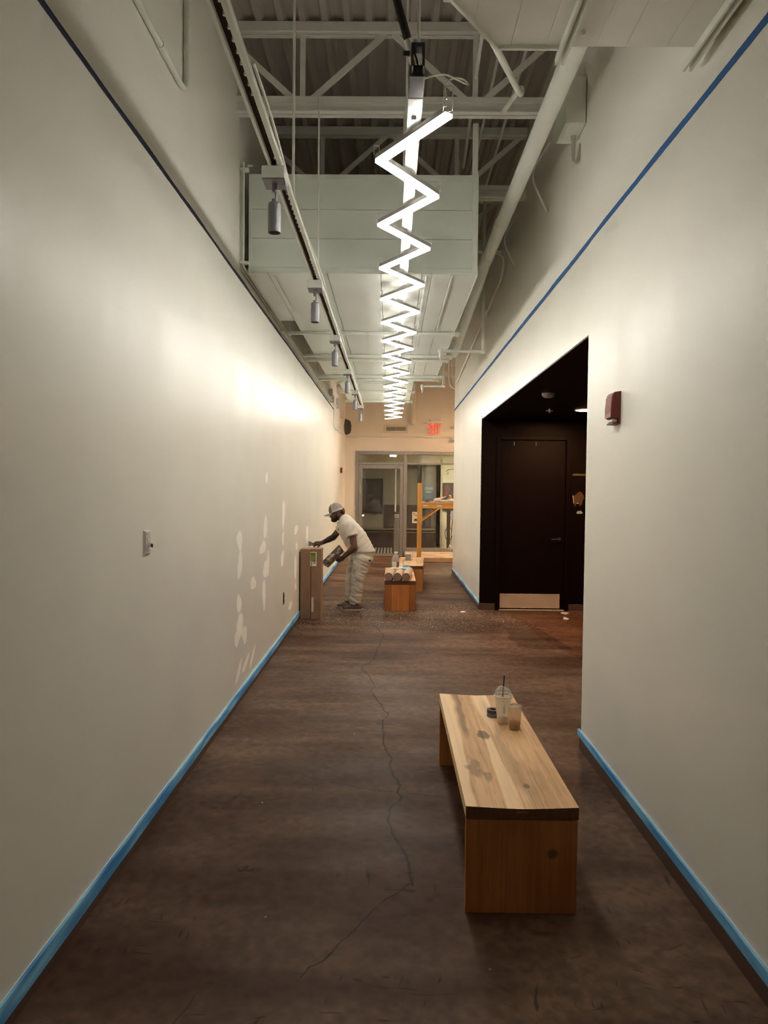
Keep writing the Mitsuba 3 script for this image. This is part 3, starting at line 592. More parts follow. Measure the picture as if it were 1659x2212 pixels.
part(k, 'bar_end', cat(box(.053, .114, 2.83, 2.989, 3.302, 3.345, .003), box(.058, .066, 2.77, 2.83, 3.306, 3.395, .002), box(.102, .110, 2.77, 2.83, 3.306, 3.395, .002), box(.058, .110, 2.77, 2.83, 3.387, 3.395, .002)), 'black_metal', label='black end cap with a clamp')
part(k, 'bar_hook', cat(box(.070, .090, 3.12, 3.135, 3.285, 3.3003, .002)), 'black_metal')
part(k, 'lead_wire', tube(bend([(.107, 2.91, 3.335), (.195, 2.98, 3.40), (.32, 3.13, 3.43), (.29, 3.11, 3.45), (.235, 3.03, 3.41), (.20, 3.0, 3.365), (.21, 2.99, 3.30)], .05, 8), .0035, 8), 'plastic_white')
k = thing('flexible_cable', 'black ribbed power conduit curving down to the end of the zigzag light', 'cable')
part(k, 'conduit', corrugate(bend([(-.02, 3.08, 5.15), (-.035, 2.93, 4.1), (-.02, 2.88, 3.69), (.047, 2.83, 3.435)], .5, 14), .0125, .0165, .012, 12), 'rubber', True)
part(k, 'connector', cat(tube([(.046, 2.83, 3.44), (.080, 2.855, 3.347)], [.017, .021], 14), mv(trimesh.creation.icosphere(2, .021), .082, 2.86, 3.342)), 'chrome')
part(k, 'thumb_screw', tube([(.053, 2.81, 3.375), (.028, 2.81, 3.375)], .010, 10), 'black_metal')
for i, (x, y, z) in enumerate(((.090, 2.93, 3.345), (.064, 4.10, 3.3435), (.068, 5.46, 3.3435), (0, 0, 0))):
    if i > 2: continue
    solo('hanger_rod', tube([(x, y, z), (x, y, [ZC, 4.525, 4.525][i])], .0065, 8), 'white_paint', ['thin rod down to the black end of the zigzag light', 'thin rod beside the black conduit above the zigzag light', 'thin rod from the joist in front of the duct to the zigzag light'][i], 'rod')

# ------------------------------------------------------------------ end wall: storefront, sign, vent, pipes
w = struct('window_1', None, None, 'grey framed storefront glazing in the end wall, right of the glass door')
part(w, 'outer_frame', cat(frame(-.925, 2.61, 0.0, 2.69, .085, 18.47, 18.58)), 'mullion')
part(w, 'mullion', box(.315, .405, 18.47, 18.58, 0, 2.604, .003), 'mullion')
part(w, 'transom', cat(box(-.84, .3145, 18.475, 18.575, 2.345, 2.405, .003), box(.4055, 2.525, 18.475, 18.575, 2.36, 2.40, .003)), 'mullion')
part(w, 'sill', box(.4055, 2.525, 18.475, 18.575, .12, .205, .003), 'mullion')
for (a, b, c, d) in ((-.84, .315, 2.405, 2.604), (.405, 2.525, 2.40, 2.604), (.405, 2.525, .205, 2.36)):
    part(w, 'pane', cat(trimesh.Trimesh([(a, 18.52, c), (b, 18.52, c), (b, 18.52, d), (a, 18.52, d)], [[0, 1, 2], [0, 2, 3]], process=False)), 'pane_glass', False)
part(w, 'notice_plate', box(.548, .70, 18.512, 18.518, .845, 1.137, .0), 'plastic_beige', label='pale notice plate stuck on the glass')
part(w, 'notice_print', cat(box(.575, .62, 18.509, 18.5118, 1.085, 1.10), box(.585, .61, 18.509, 18.5118, 1.045, 1.055), box(.63, .66, 18.509, 18.5118, 1.03, 1.055), box(.60, .69, 18.509, 18.5118, .90, .96)), 'ink', False, label='dark print on the notice plate')
g = struct('door_2', None, None, 'glass entrance door in a grey aluminium frame at the end of the corridor')
part(g, 'leaf_frame', cat(box(-.838, -.745, 18.485, 18.53, .02, 2.343, .003), box(.225, .313, 18.485, 18.53, .02, 2.343, .003), box(-.745, .225, 18.485, 18.53, 2.24, 2.343, .003), box(-.745, .225, 18.485, 18.53, .02, .06, .003)), 'mullion')
part(g, 'pane', trimesh.Trimesh([(-.745, 18.50, .06), (.225, 18.50, .06), (.225, 18.50, 2.24), (-.745, 18.50, 2.24)], [[0, 1, 2], [0, 2, 3]], process=False), 'pane_glass', False)
part(g, 'threshold', box(-.84, .315, 18.42, 18.58, 0, .018, .003), 'mat_light')
part(g, 'pull_handle', tube(bend([(-.79, 18.485, 1.85), (-.79, 18.44, 1.85), (-.79, 18.44, 1.58), (-.79, 18.485, 1.58)], .02), .009, 8), 'chrome')
part(g, 'lock', cat(xf(trimesh.creation.cylinder(.022, .012, sections=14), at(rot([1, 0, 0], 90), .265, 18.479, .93))), 'chrome')
struct('trim_curb', box(.36, 4.2, 16.86, 18.46, 0, .115, .012), 'concrete', 'low rough concrete curb under the storefront glazing')
k = thing('exit_sign', 'lit red EXIT sign with a white housing above the glass door', 'sign')
part(k, 'housing', box(.905, 1.29, 18.41, 18.499, 3.415, 3.465, .006), 'plastic_white')
part(k, 'indicator', box(.945, .99, 18.43, 18.46, 3.4655, 3.485, .002), 'ink')
part(k, 'panel', box(.925, 1.27, 18.447, 18.453, 3.12, 3.4145), 'acrylic', False, label='clear hanging panel')
tm = meshkit.text_mesh('EXIT', .235, .003, True); tm.apply_scale([.30 / tm.extents[0], 1, 1]); tm.apply_translation([-tm.bounds[0][0], -tm.bounds[0][1], 0])
part(k, 'letters', xf(tm, at(TO_XZ, .945, 18.446, 3.145)), 'alarm_red', False, label='glowing red letters EXIT', emitter={'type': 'area', 'radiance': rgb(*EXIT_L)})
k = thing('air_vent', 'rectangular grille vent above the glass door, left of the exit sign', 'vent')
part(k, 'vent_frame', frame(-.198, .412, 3.155, 3.375, .055, 18.475, 18.4995, True), 'plastic_beige')
part(k, 'vent_back', box(-.143, .357, 18.496, 18.499, 3.21, 3.32), 'dark_gap', False)
for i in range(5): part(k, 'slat', xf(box(-.143, .357, -.012, .012, -.0025, .0025), at(rot([1, 0, 0], 35), 0, 18.484, 3.222 + .022 * i)), 'plastic_grey', False)
part(k, 'divider', box(.10, .112, 18.476, 18.496, 3.21, 3.32), 'plastic_beige', False)
solo('end_pipe', tube([(-1.16, 18.478, 3.062), (4.1, 18.478, 3.062)], .018, 10), 'end_paint', 'thin cream conduit running level across the end wall', 'conduit')
k = thing('drain_pipe', 'cream vertical pipe ending on the end wall right of the zigzag light', 'pipe')
part(k, 'pipe', tube([(.55, 18.42, 3.55), (.55, 18.42, 5.15)], .064, 20), 'end_paint')
part(k, 'coupling', tube([(.55, 18.42, 3.60), (.55, 18.42, 3.64)], .078, 20), 'end_paint')
part(k, 'elbow', tube(bend([(.55, 18.42, 3.56), (.55, 18.42, 3.44), (.55, 18.50, 3.42)], .05), .066, 20), 'end_paint')
for i, (z0, z1) in enumerate(((3.285, 3.335), (2.96, 3.04))):
    solo('wall_fitting', cat(box(1.50, 1.66, 18.42, 18.499, z0, z1, .006), box(1.52, 1.62, 18.36, 18.42, z0 + .01, z1 - .015, .004)), 'plastic_grey', ['small grey fitting on the end wall right of the exit sign', 'grey fitting on the end wall below the thin level conduit'][i], 'fitting')
# warm lamp of the end room, out of sight behind the corner
k = thing('ceiling_lamp', 'warm disc lamp hanging in the end room behind the corner', 'ceiling lamp')
part(k, 'shade', lathe([(0, .10), (.05, .10), (.27, .03), (.28, 0), (.26, .0), (.04, .085), (0, .085)], 32, (2.7, 16.3, 3.9)), 'white_paint')
part(k, 'lamp', lathe([(0, -.03), (.16, -.022), (.25, .002), (0, .002)], 32, (2.7, 16.3, 3.9)), 'plastic_white', emitter={'type': 'area', 'radiance': rgb(*END_L)})
part(k, 'cord', tube([(2.7, 16.3, 4.0), (2.7, 16.3, ZC)], .006, 6), 'rubber')

# left far corner: boxes, conduits, round duct, cable coil
k = thing('round_duct', 'tan round duct elbow at the far end of the left wall', 'duct')
part(k, 'pipe', tube([(-1.19, 15.5, 3.86), (-.72, 15.5, 3.86)], .10, 24), 'end_paint')
part(k, 'collar', tube([(-.86, 15.5, 3.86), (-.82, 15.5, 3.86)], .112, 24), 'vest_brown')
for i, (y, z, h, mt, lb) in enumerate(((13.5, 3.50, .15, 'plastic_grey', 'upper grey box at the far end of the left wall'), (13.9, 3.44, .13, 'plastic_grey', 'second grey box at the far end of the left wall'),
                                       (15.3, 3.52, .20, 'plastic_grey', 'square grey box at the far end of the left wall'), (16.5, 3.42, .16, 'plastic_beige', 'beige box at the far end of the left wall'))):
    k = thing('wall_box', lb, 'electrical box')
    part(k, 'case', box(XL, XL + .07, y - .06, y + .06, z - h / 2, z + h / 2, .005), mt)
    part(k, 'cover', box(XL + .0702, XL + .074, y - .055, y + .055, z - h / 2 + .005, z + h / 2 - .005), mt, False)
solo('thin_conduit', tube(bend([(XL + .015, 14.62, 3.38), (XL + .015, 14.62, 2.96), (XL + .015, 18.44, 3.05)], .12, 8), .012, 8), 'steel_paint', 'thin grey conduit bending down the far left wall to the corner', 'conduit')
solo('thin_conduit', tube([(XL + .015, 14.0, 3.44), (XL + .02, 17.2, 3.45)], .012, 8), 'steel_paint', 'straight grey conduit between the boxes on the far left wall', 'conduit')
k = thing('cable_coil', 'coil of black cable hanging at the far left corner', 'cable')
for i in range(5):
    th = np.linspace(0, 2 * math.pi, 40, endpoint=False)
    part(k, 'loop', tube(np.stack([-1.07 + .016 * (i - 1.5) + .032 * np.cos(th) * (1 + .1 * i), 17.2 + .05 * np.cos(th) + .012 * i, 3.19 + (.185 - .008 * i) * np.sin(th)], 1), .011, 8, closed=True), 'rubber', True)
part(k, 'hook', tube(bend([(-1.19, 17.2, 3.40), (-1.06, 17.2, 3.40), (-1.06, 17.2, 3.36)], .02), .008, 8), 'chrome')
k = thing('fire_pull', 'small red fire alarm pull on the far left wall', 'alarm')
part(k, 'case', box(XL, XL + .05, 16.66, 16.76, 2.08, 2.20, .008), 'alarm_red')
part(k, 'handle', box(XL + .05, XL + .058, 16.68, 16.74, 2.12, 2.14, .002), 'plastic_white')

# ------------------------------------------------------------------ light switch, outlet, alarm strobe, box with cord
k = thing('key_switch', 'white key switch plate on the left wall', 'switch')
part(k, 'plate', extr(Polygon([(-.040, -.060), (.040, -.060), (.040, .060), (-.040, .060)]), .004, at(TO_YZ, XL, 3.472, 1.431)), 'plastic_white', False)
part(k, 'plate_face', trimesh.convex.convex_hull(np.array([(XL + .004, 3.472 + a * .040, 1.431 + b * .060) for a in (-1, 1) for b in (-1, 1)] + [(XL + .011, 3.472 + a * .033, 1.431 + b * .053) for a in (-1, 1) for b in (-1, 1)])), 'plastic_grey', False)
part(k, 'key_lock', xf(trimesh.creation.cylinder(.011, .016, sections=20), at(rot([0, 1, 0], 90), XL + .018, 3.474, 1.420)), 'chrome')
part(k, 'key', box(XL + .026, XL + .034, 3.472, 3.476, 1.408, 1.424, .001), 'black_metal')
part(k, 'indicator', box(XL + .0112, XL + .014, 3.465, 3.481, 1.438, 1.453, .002), 'plastic_white')
part(k, 'screw', cat(*[xf(trimesh.creation.cylinder(.004, .002, sections=10), at(rot([0, 1, 0], 90), XL + .012, 3.472, z)) for z in (1.390, 1.474)]), 'chrome')
k = thing('wall_outlet', 'open dark outlet hole low in the left wall', 'outlet')
part(k, 'recess', box(XL - .0, XL + .0015, 7.935, 8.02, .405, .54), 'dark_gap', False)
part(k, 'socket', cat(box(XL + .0015, XL + .008, 7.955, 8.0, .43, .465, .004), box(XL + .0015, XL + .008, 7.955, 8.0, .48, .515, .004)), 'vest_brown')
k = thing('alarm_strobe', 'red fire alarm horn strobe on the right wall', 'alarm')
yc, z0, z1 = 4.09, 2.085, 2.262
part(k, 'back_plate', box(XR - .010, XR, yc - .063, yc + .063, z0 - .004, z1 + .002, .002), 'alarm_red')
pr = [(0, z0 + .028), (.032, z0 + .030), (.041, z0 + .045), (.043, z0 + .08), (.037, z1 - .03), (.027, z1 - .004), (.006, z1), (0, z1)]
part(k, 'body', extr([(XR - .010 - a, b) for a, b in pr], .118, at(TO_XZ, 0, yc + .059, 0)), 'alarm_red', False)
def fx_(z): return np.interp(z, [z0 + .045, z0 + .08, z1 - .03, z1 - .004], [.041, .043, .037, .027])
for i in range(14):
    z = z0 + .058 + i * .0078
    part(k, 'grille_bar', box(XR - .0125 - fx_(z), XR - .0095 - fx_(z), yc - .054, yc + .054, z, z + .0042, .0), 'alarm_face', False)
part(k, 'face_plate', box(XR - .0545, XR - .0515, yc - .054, yc + .054, z0 + .034, z0 + .056), 'alarm_face', False)
part(k, 'strobe_lens', box(XR - .041, XR - .010, yc - .045, yc + .045, z0 + .005, z0 + .029, .006), 'strobe_lens', label='clear strobe lens')
part(k, 'bottom_lip', box(XR - .043, XR - .010, yc - .054, yc + .054, z0 - .003, z0 + .0048, .001), 'alarm_red')
k = thing('outlet_box', 'grey surface outlet box on the end of the right wall', 'electrical box')
part(k, 'case', box(1.28, 1.37, 14.75, 14.83, 1.105, 1.268, .005), 'plastic_grey')
part(k, 'case_side', box(1.229, 1.2785, 14.67, 14.745, 1.105, 1.268, .004), 'plastic_grey')
part(k, 'knob', xf(trimesh.creation.cylinder(.014, .02, sections=12), at(rot([0, 1, 0], 90), 1.219, 14.71, 1.19)), 'chrome')
k = thing('power_cord', 'black cord looped and hanging below the outlet box at the wall end', 'cord')
th = np.linspace(.3, 2 * math.pi - .3, 26)
part(k, 'drop', tube(bend([(1.27, 14.83, 1.11), (1.262, 14.84, .90), (1.25, 14.86, .70), (1.255, 14.85, .55)], .1), .007, 8), 'rubber')
part(k, 'loop', tube(np.stack([1.20 + .075 * np.cos(th), 14.86 + .01 * np.sin(th), .80 + .135 * np.sin(th)], 1), .0065, 8), 'rubber')
part(k, 'plug', cat(box(1.225, 1.262, 14.84, 14.87, .52, .575, .008), tube([(1.225, 14.855, .58), (1.20, 14.86, .49)], .006, 6), tube([(1.245, 14.855, .52), (1.24, 14.86, .44)], .006, 6)), 'plastic_white')

# ------------------------------------------------------------------ benches
def bench(label, x0, x1, y0, y1, h, tboards, lboards, M=None, dp=.003):
    k = thing('bench', label, 'bench'); tr = (lambda m: xf(m, M)) if M is not None else (lambda m: m)
    xm, hw, th = (x0 + x1) / 2, (x1 - x0) / 2, .050
    dip = lambda x: -dp * (1 - abs((x - xm) / hw) ** 1.3)
    xs = [x0] + tboards + [x1]
    for a, b in zip(xs[:-1], xs[1:]):
        px = np.linspace(a + .0004, b - .0004, 14); prof = [(a + .0004, h - th), (b - .0004, h - th)] + [(x, h + dip(x)) for x in px[::-1]]
        m = extr(prof, y1 - y0, at(TO_XZ, 0, y1, 0)); part(k, 'seat_plank', tr(m), 'oak_top', 25)
    for ya, yb in ((y0 + .003, y0 + .05), (y1 - .05, y1 - .003)):
        ls = [x0 + .003] + lboards + [x1 - .003]
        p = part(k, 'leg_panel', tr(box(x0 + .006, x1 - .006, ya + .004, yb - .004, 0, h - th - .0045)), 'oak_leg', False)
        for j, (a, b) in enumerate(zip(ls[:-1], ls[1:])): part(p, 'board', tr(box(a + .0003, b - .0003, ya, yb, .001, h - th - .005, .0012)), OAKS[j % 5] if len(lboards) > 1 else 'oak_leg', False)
    return k
b1 = bench('near oak bench with two coffee cups on top', .313, .766, 2.84, 4.43, .4365, [.5405], [.462], dp=.009)
part(b1, 'dovetail_key', box(.515, .562, 2.8385, 2.8402, .411, .4195), 'oak_key', False, label='pale inlaid key in the seat edge')
bench('oak bench behind the painter with three brown paper rolls on it', -.080, .361, 10.03, 11.72, .425, [.14], [.022, .145, .265])
R3 = rot([0, 0, 1], -3.0, (.547, 11.95, 0))
bench('farther oak bench standing behind the bench with paper rolls', .107, .547, 11.95, 13.5, .435, [.33], [.22, .36], R3)

# cups and tape roll on the near bench
SZ = .4365
k = thing('iced_cup', 'tall clear plastic cup with a dome lid and green straw on the near bench', 'cup')
cx, cy, cz = .625, 3.90, SZ - .0055
prof = [(.028, .0), (.030, .004), (.0335, .04), (.040, .10), (.0455, .145)]
part(k, 'cup_wall', trimesh.creation.revolve(np.array(prof), sections=36), 'cup_body', True, to_world=T().translate([cx, cy, cz]))
part(k, 'cup_base', lathe([(0, 0), (.029, 0), (.029, .003), (0, .003)], 30, (cx, cy, cz)), 'milk')
part(k, 'drink', lathe([(0, .004), (.0295, .004), (.0322, .034), (.0315, .044), (0, .040)], 30, (cx, cy, cz)), 'milk', label='pale leftover drink')
part(k, 'rim', lathe([(.0455, .144), (.0515, .146), (.0515, .152), (.049, .155), (.0455, .152)], 36, (cx, cy, cz)), 'plastic_white', label='white rim of the lid')
th = np.linspace(0, math.pi / 2 - .18, 10)
part(k, 'dome_lid', trimesh.creation.revolve(np.stack([.0470 * np.cos(th), .152 + .052 * np.sin(th)], 1), sections=36), 'cup_plastic', True, to_world=T().translate([cx, cy, cz]))
part(k, 'straw', tube([(cx - .002, cy, cz + .145), (cx + .004, cy - .004, cz + .262)], .0036, 10), 'straw', label='dark green straw')
part(k, 'print', cat(*[box(cx - .003, cx + .003, cy - .0405 + .0 - .02 * 0, cy - .0395, cz + z, cz + z + .008) for z in (.065, .077, .089, .106)]), 'cup_print', False, label='small dark print down the cup')
k = thing('jar_cup', 'short frosted plastic cup with brown leftover on the near bench', 'cup')
jx, jy = .672, 3.80
part(k, 'cup_wall', trimesh.creation.revolve(np.array([(.028, 0), (.030, .005), (.0355, .092), (.037, .124)]), sections=32), 'jar_plastic', True, to_world=T().translate([jx, jy, SZ - .003]))
part(k, 'drink', lathe([(0, .001), (.0275, .001), (.031, .036), (0, .036)], 28, (jx, jy, SZ - .003)), 'coffee', label='brown leftover drink')
part(k, 'lid', trimesh.creation.revolve(np.array([(0, .126), (.0372, .125), (.038, .121), (.0374, .117)]), sections=32), 'cup_plastic', True, to_world=T().translate([jx, jy, SZ - .003]))
part(k, 'straw_stub', tube([(jx - .03, jy, SZ + .118), (jx - .012, jy, SZ + .127)], .003, 8), 'coffee')
def taperoll(label, x, y, z, r=.034, h=.036, group=None):
    k = thing('tape_roll', label, 'tape roll', group)
    part(k, 'tape', lathe([(r * .62, 0), (r, 0), (r, h * .48), (r * .62, h * .48)], 30, (x, y, z)), 'tape_side', label=None)
    part(k, 'tape_band', lathe([(r * .62, h * .49), (r * .995, h * .49), (r * .995, h), (r * .62, h)], 30, (x, y, z)), 'tape_edge')
    part(k, 'core', lathe([(r * .50, 0), (r * .615, 0), (r * .615, h), (r * .50, h)], 24, (x, y, z)), 'tape_core')
    return k
taperoll('dark roll of tape lying behind the tall cup on the near bench', .588, 4.02, SZ - .004)

# kraft paper rolls, jug and tapes on the second bench
TZ = .425
def paper_roll(label, x, y, L, dx):
    k = thing('paper_roll', label, 'paper roll', None); r, n = .058, 36
    ang = math.degrees(math.atan2(dx, L)); M = trimesh.transformations.concatenate_matrices(trimesh.transformations.translation_matrix([x, y, TZ + r - .001]), rot([0, 0, 1], -ang), rot([1, 0, 0], -90))
    part(k, 'paper', xf(lathe([(.030, 0), (r, 0), (r, L), (.030, L)], n), M), 'kraft', 40)
    part(k, 'end_face', xf(lathe([(.0155, -.0012), (r - .0015, -.0012), (r - .0015, .0005), (.0155, .0005)], n), M), 'kraft_end', False, label='layered brown end of the roll')
    part(k, 'core', xf(lathe([(.010, -.002), (.0155, -.002), (.0155, L), (.010, L)], 20), M), 'kraft', 40)
    part(k, 'core_hole', xf(trimesh.creation.cylinder(.0099, .01, sections=16), M @ trimesh.transformations.translation_matrix([0, 0, .012])), 'dark_gap', False)
    return k
paper_roll('left brown paper roll on the bench', -.022, 10.02, .62, .045)
kk = paper_roll('middle brown paper roll on the bench, with a pale sticker', .100, 10.00, .62, .045)
part(kk, 'sticker', box(.092, .130, 10.16, 10.24, TZ + .1136, TZ + .1156), 'label_white', False, label='pale paper sticker')
paper_roll('right brown paper roll on the bench, longest of the three', .222, 10.00, .80, .06)
solo('paper_sheet', cat(box(.0, .25, 10.56, 10.66, TZ + .1165, TZ + .1185), trimesh.convex.convex_hull(np.array([(.12, 10.58, TZ + .1185), (.19, 10.58, TZ + .1185), (.12, 10.65, TZ + .1185), (.19, 10.65, TZ + .1185), (.13, 10.60, TZ + .15), (.18, 10.62, TZ + .147)]))), 'label_white',
     'folded white paper lying across the paper rolls', 'paper', smooth=False)
k = thing('plastic_jug', 'clear plastic jug with a white cap on the bench behind the paper rolls', 'jug')
jx, jy = .085, 11.56
part(k, 'jug_wall', trimesh.creation.revolve(np.array([(.057, 0), (.061, .006), (.061, .150), (.055, .185), (.034, .225), (.020, .242), (.020, .262)]), sections=28), 'jug_plastic', True, to_world=T().translate([jx, jy, TZ - .005]))
part(k, 'cap', lathe([(0, .255), (.0235, .255), (.0235, .283), (0, .283)], 20, (jx, jy, TZ - .005)), 'plastic_white')
part(k, 'paper_label', cat(*[xf(box(-.0135, .0135, -.0635, -.0622, .035, .125), at(rot([0, 0, 1], a), jx, jy, TZ - .005)) for a in (-48, -24, 0)]), 'label_white', False, label='white paper label')
part(k, 'red_label', cat(*[xf(box(-.0135, .0135, -.0635, -.0622, .035, .125), at(rot([0, 0, 1], a), jx, jy, TZ - .005)) for a in (24, 48)]), 'alarm_face', False, label='red side of the label')
for i, (x, y, z, tilt) in enumerate(((.195, 11.40, 0, 0), (.295, 11.36, 0, 0), (.245, 11.52, 0, 0), (.25, 11.42, .0362, 0))):
    k = thing('tape_roll', ['blue tape roll next to the jug on the bench', 'blue tape roll in the middle of the pile on the bench', 'blue tape roll at the right of the pile on the bench', 'blue tape roll lying on top of the pile on the bench'][i], 'tape roll')
    M = trimesh.transformations.concatenate_matrices(trimesh.transformations.translation_matrix([x, y, TZ - .001 + z]), rot([0, 1, 0], tilt))
    part(k, 'tape', xf(lathe([(.038, 0), (.058, 0), (.058, .035), (.038, .035)], 28), M), 'blue_tape', 40)
    part(k, 'core', xf(lathe([(.034, .001), (.0378, .001), (.0378, .034), (.034, .034)], 24), M), 'kraft', 40)
th = np.linspace(0, 1, 26)
rib = np.stack([(.19 + .06 * th + .02 * np.sin(th * 9)), 11.42 + .03 * np.cos(th * 7), TZ + .075 + .11 * th * (1.1 - .3 * th) + .012 * np.sin(th * 12)], 1)
V = np.vstack([rib + [0, -.014, .004], rib + [.004, .014, -.004]]); n = len(rib)
F = [[i, i + 1, n + i] for i in range(n - 1)] + [[i + 1, n + i + 1, n + i] for i in range(n - 1)]
rm = trimesh.Trimesh(V, F, process=False); rm2 = rm.copy(); rm2.vertices = rm2.vertices + [.0012, 0, .0012]; rm2.invert()
solo('tape_curl', cat(rm, rm2), 'blue_tape', 'crumpled curl of blue tape standing up from the pile of tape rolls', 'tape', smooth=True)
k = thing('small_box', 'small grey box on the farther bench behind the tape pile', 'box')
part(k, 'case', box(.27, .37, 12.9, 13.02, .434, .535, .004), 'cap_grey')
part(k, 'lid', box(.266, .374, 12.896, 13.024, .5355, .548, .004), 'plastic_grey')

# ------------------------------------------------------------------ tall carton by the wall
k = thing('carton', 'tall narrow brown cardboard carton standing against the left wall beside the painter', 'cardboard box')
part(k, 'left_panel', box(-1.172, -1.036, 9.30, 9.56, 0, .918, .004), 'carton')
part(k, 'right_panel', box(-1.030, -.900, 9.292, 9.56, 0, .922, .004), 'carton')
part(k, 'seam', box(-1.0355, -1.0305, 9.31, 9.55, .002, .91), 'carton_dark', False)
lb = part(k, 'shipping_label', box(-1.043, -.960, 9.2885, 9.2905, .698, .884), 'label_white', False, label='white and green printed label')
part(lb, 'green_field', box(-1.040, -.970, 9.2870, 9.2884, .755, .875), 'label_green', False)
tm = meshkit.text_mesh('VHDC,', .030, .0012, True); tm.apply_scale([.064 / tm.extents[0], 1, 1])
part(lb, 'print', cat(xf(tm, at(TO_XZ, -1.038, 9.2869, .836)), box(-1.008, -.972, 9.2862, 9.2869, .757, .768), *[box(-1.036 + .006 * i, -1.033 + .006 * i, 9.2872, 9.2884, .705, .745) for i in range(4)], box(-.998, -.972, 9.2872, 9.2884, .733, .745)), 'ink', False)
part(k, 'clear_tape', box(-1.022, -.995, 9.2905, 9.2919, .10, .29), 'plastic_beige', False, label='strip of packing tape')

# ------------------------------------------------------------------ scaffold with cloth
k = thing('scaffold', 'orange yellow rolling scaffold by the entrance glazing', 'scaffold')
for y in (15.72, 16.42):
    part(k, 'post', cat(box(.600, .636, y - .02, y + .02, .16, 1.86, .006), box(.640, .674, y - .012, y + .028, .16, 1.85, .006)), 'yellow_steel')
    part(k, 'far_post', box(2.40, 2.44, y - .02, y + .02, .16, 1.86, .004), 'yellow_steel')
    part(k, 'side_rail', cat(box(.655, 2.40, y - .018, y + .018, 1.395, 1.425, .003), box(.655, 2.40, y - .018, y + .018, 1.30, 1.33, .003), box(.665, 2.39, y - .006, y + .006, 1.33, 1.395)), 'yellow_steel', False)
    part(k, 'rail_sleeve', box(.630, .684, y - .034, y + .034, .96, 1.44, .003), 'yellow_steel')
    part(k, 'brace', beam((.66, y, 1.02), (1.06, y, 1.305), .03, .03), 'yellow_steel', False)
for z in (.35, .60, .85, 1.10, 1.35, 1.60, 1.78): part(k, 'rung', tube([(.632, 15.74, z), (.632, 16.40, z)], .013, 8), 'yellow_steel')
part(k, 'platform', box(.66, 2.40, 15.71, 16.43, 1.4255, 1.44, .003), 'concrete')
part(k, 'maker_plate', cat(box(.70, .80, 15.7005, 15.7015, 1.345, 1.372), box(1.02, 1.10, 15.7005, 15.7015, 1.34, 1.375)), 'label_white', False, label='worn pale sticker')
part(k, 'rail_clip', box(1.005, 1.018, 15.695, 15.7395, 1.27, 1.45, .002), 'plastic_beige')
for y in (15.72, 16.42):
    c = part(k, 'caster', xf(lathe([(.012, -.018), (.06, -.018), (.064, 0), (.06, .018), (.012, .018)], 24), at(rot([0, 1, 0], 90), .632, y, .064)), 'rubber')
    part(c, 'fork', cat(box(.606, .612, y - .03, y + .03, .05, .15), box(.652, .658, y - .03, y + .03, .05, .15), box(.606, .658, y - .03, y + .03, .15, .16)), 'chrome', False)
    part(c, 'brake', box(.60, .612, y - .12, y - .03, .13, .20, .004), 'black_metal')
cl = skin(chain([((.98, 15.95, 1.475), .045), ((1.12, 16.0, 1.49), .055), ((1.25, 15.95, 1.50), .065), ((1.36, 15.98, 1.475), .04)]) + [bone((1.18, 15.9, 1.50), .045, (1.30, 15.95, 1.555), .045), bone((1.10, 15.85, 1.465), .03, (1.35, 15.82, 1.465), .03)], .018, 6)
cl.vertices = cl.vertices + cl.vertex_normals * ((meshkit.fbm(cl.vertices * 14, 3) - .5) * .035)[:, None]; cl.vertices[:, 2] = np.maximum(cl.vertices[:, 2], 1.4402)
k = thing('drop_cloth', 'crumpled cream drop cloth bundle on the scaffold platform', 'cloth')
part(k, 'bundle', cl, 'cloth', True)
part(k, 'dark_sleeve', skin(chain([((1.12, 15.86, 1.49), .02), ((1.20, 15.86, 1.52), .024), ((1.27, 15.875, 1.575), .02)]), .012, 4), 'denim_black', True, label='dark rolled cloth in the bundle')
k = thing('paint_lid', 'black round lid lying on the scaffold platform', 'lid')
part(k, 'disc', lathe([(0, 0), (.048, 0), (.05, .008), (.045, .026), (0, .03)], 24, (.80, 15.86, 1.4405)), 'black_metal')
part(k, 'knob', lathe([(0, .03), (.012, .03), (.012, .038), (0, .038)], 12, (.80, 15.86, 1.4405)), 'black_metal')

# ------------------------------------------------------------------ vestibule behind the glass
struct('wall_vestibule', cat(box(-1.45, 1.36, 21.5, 21.64, 0, 2.8), box(-1.45, -1.35, 18.64, 21.5, 0, 2.8)), 'vest_wall', 'grey back wall of the vestibule behind the glass door')
struct('wall_vestibule_right', cat(box(1.48, 4.2, 21.1, 21.64, 0, 2.8), box(4.0, 4.2, 18.64, 21.1, 0, 2.8)), 'bright_wall', 'bright cream wall in the vestibule behind the right glazing')
struct('ceiling_vestibule', cat(box(-1.45, 4.2, 18.64, 21.64, 2.8, 2.9), box(-1.35, 4.0, 21.05, 21.098, 2.44, 2.7995)), 'bright_wall', 'pale ceiling of the vestibule')
k = thing('vestibule_lamp', 'flat ceiling lamp inside the vestibule', 'ceiling lamp')
part(k, 'frame', frame(1.70, 2.50, -.3, .3, .03, 2.77, 2.7995, True).apply_transform(np.array([[1, 0, 0, 0], [0, 0, 1, 19.6], [0, 1, 0, 0], [0, 0, 0, 1.0]])) if False else cat(box(1.70, 2.50, 19.30, 19.33, 2.77, 2.7995), box(1.70, 2.50, 19.87, 19.90, 2.77, 2.7995), box(1.70, 1.73, 19.33, 19.87, 2.77, 2.7995), box(2.47, 2.50, 19.33, 19.87, 2.77, 2.7995)), 'plastic_white', False)
part(k, 'diffuser', box(1.731, 2.469, 19.331, 19.869, 2.78, 2.79), 'plastic_white', False, emitter={'type': 'area', 'radiance': rgb(*VEST_L)})
k = thing('floor_mat', 'dark striped entrance mat with light metal bars behind the glass door', 'mat')
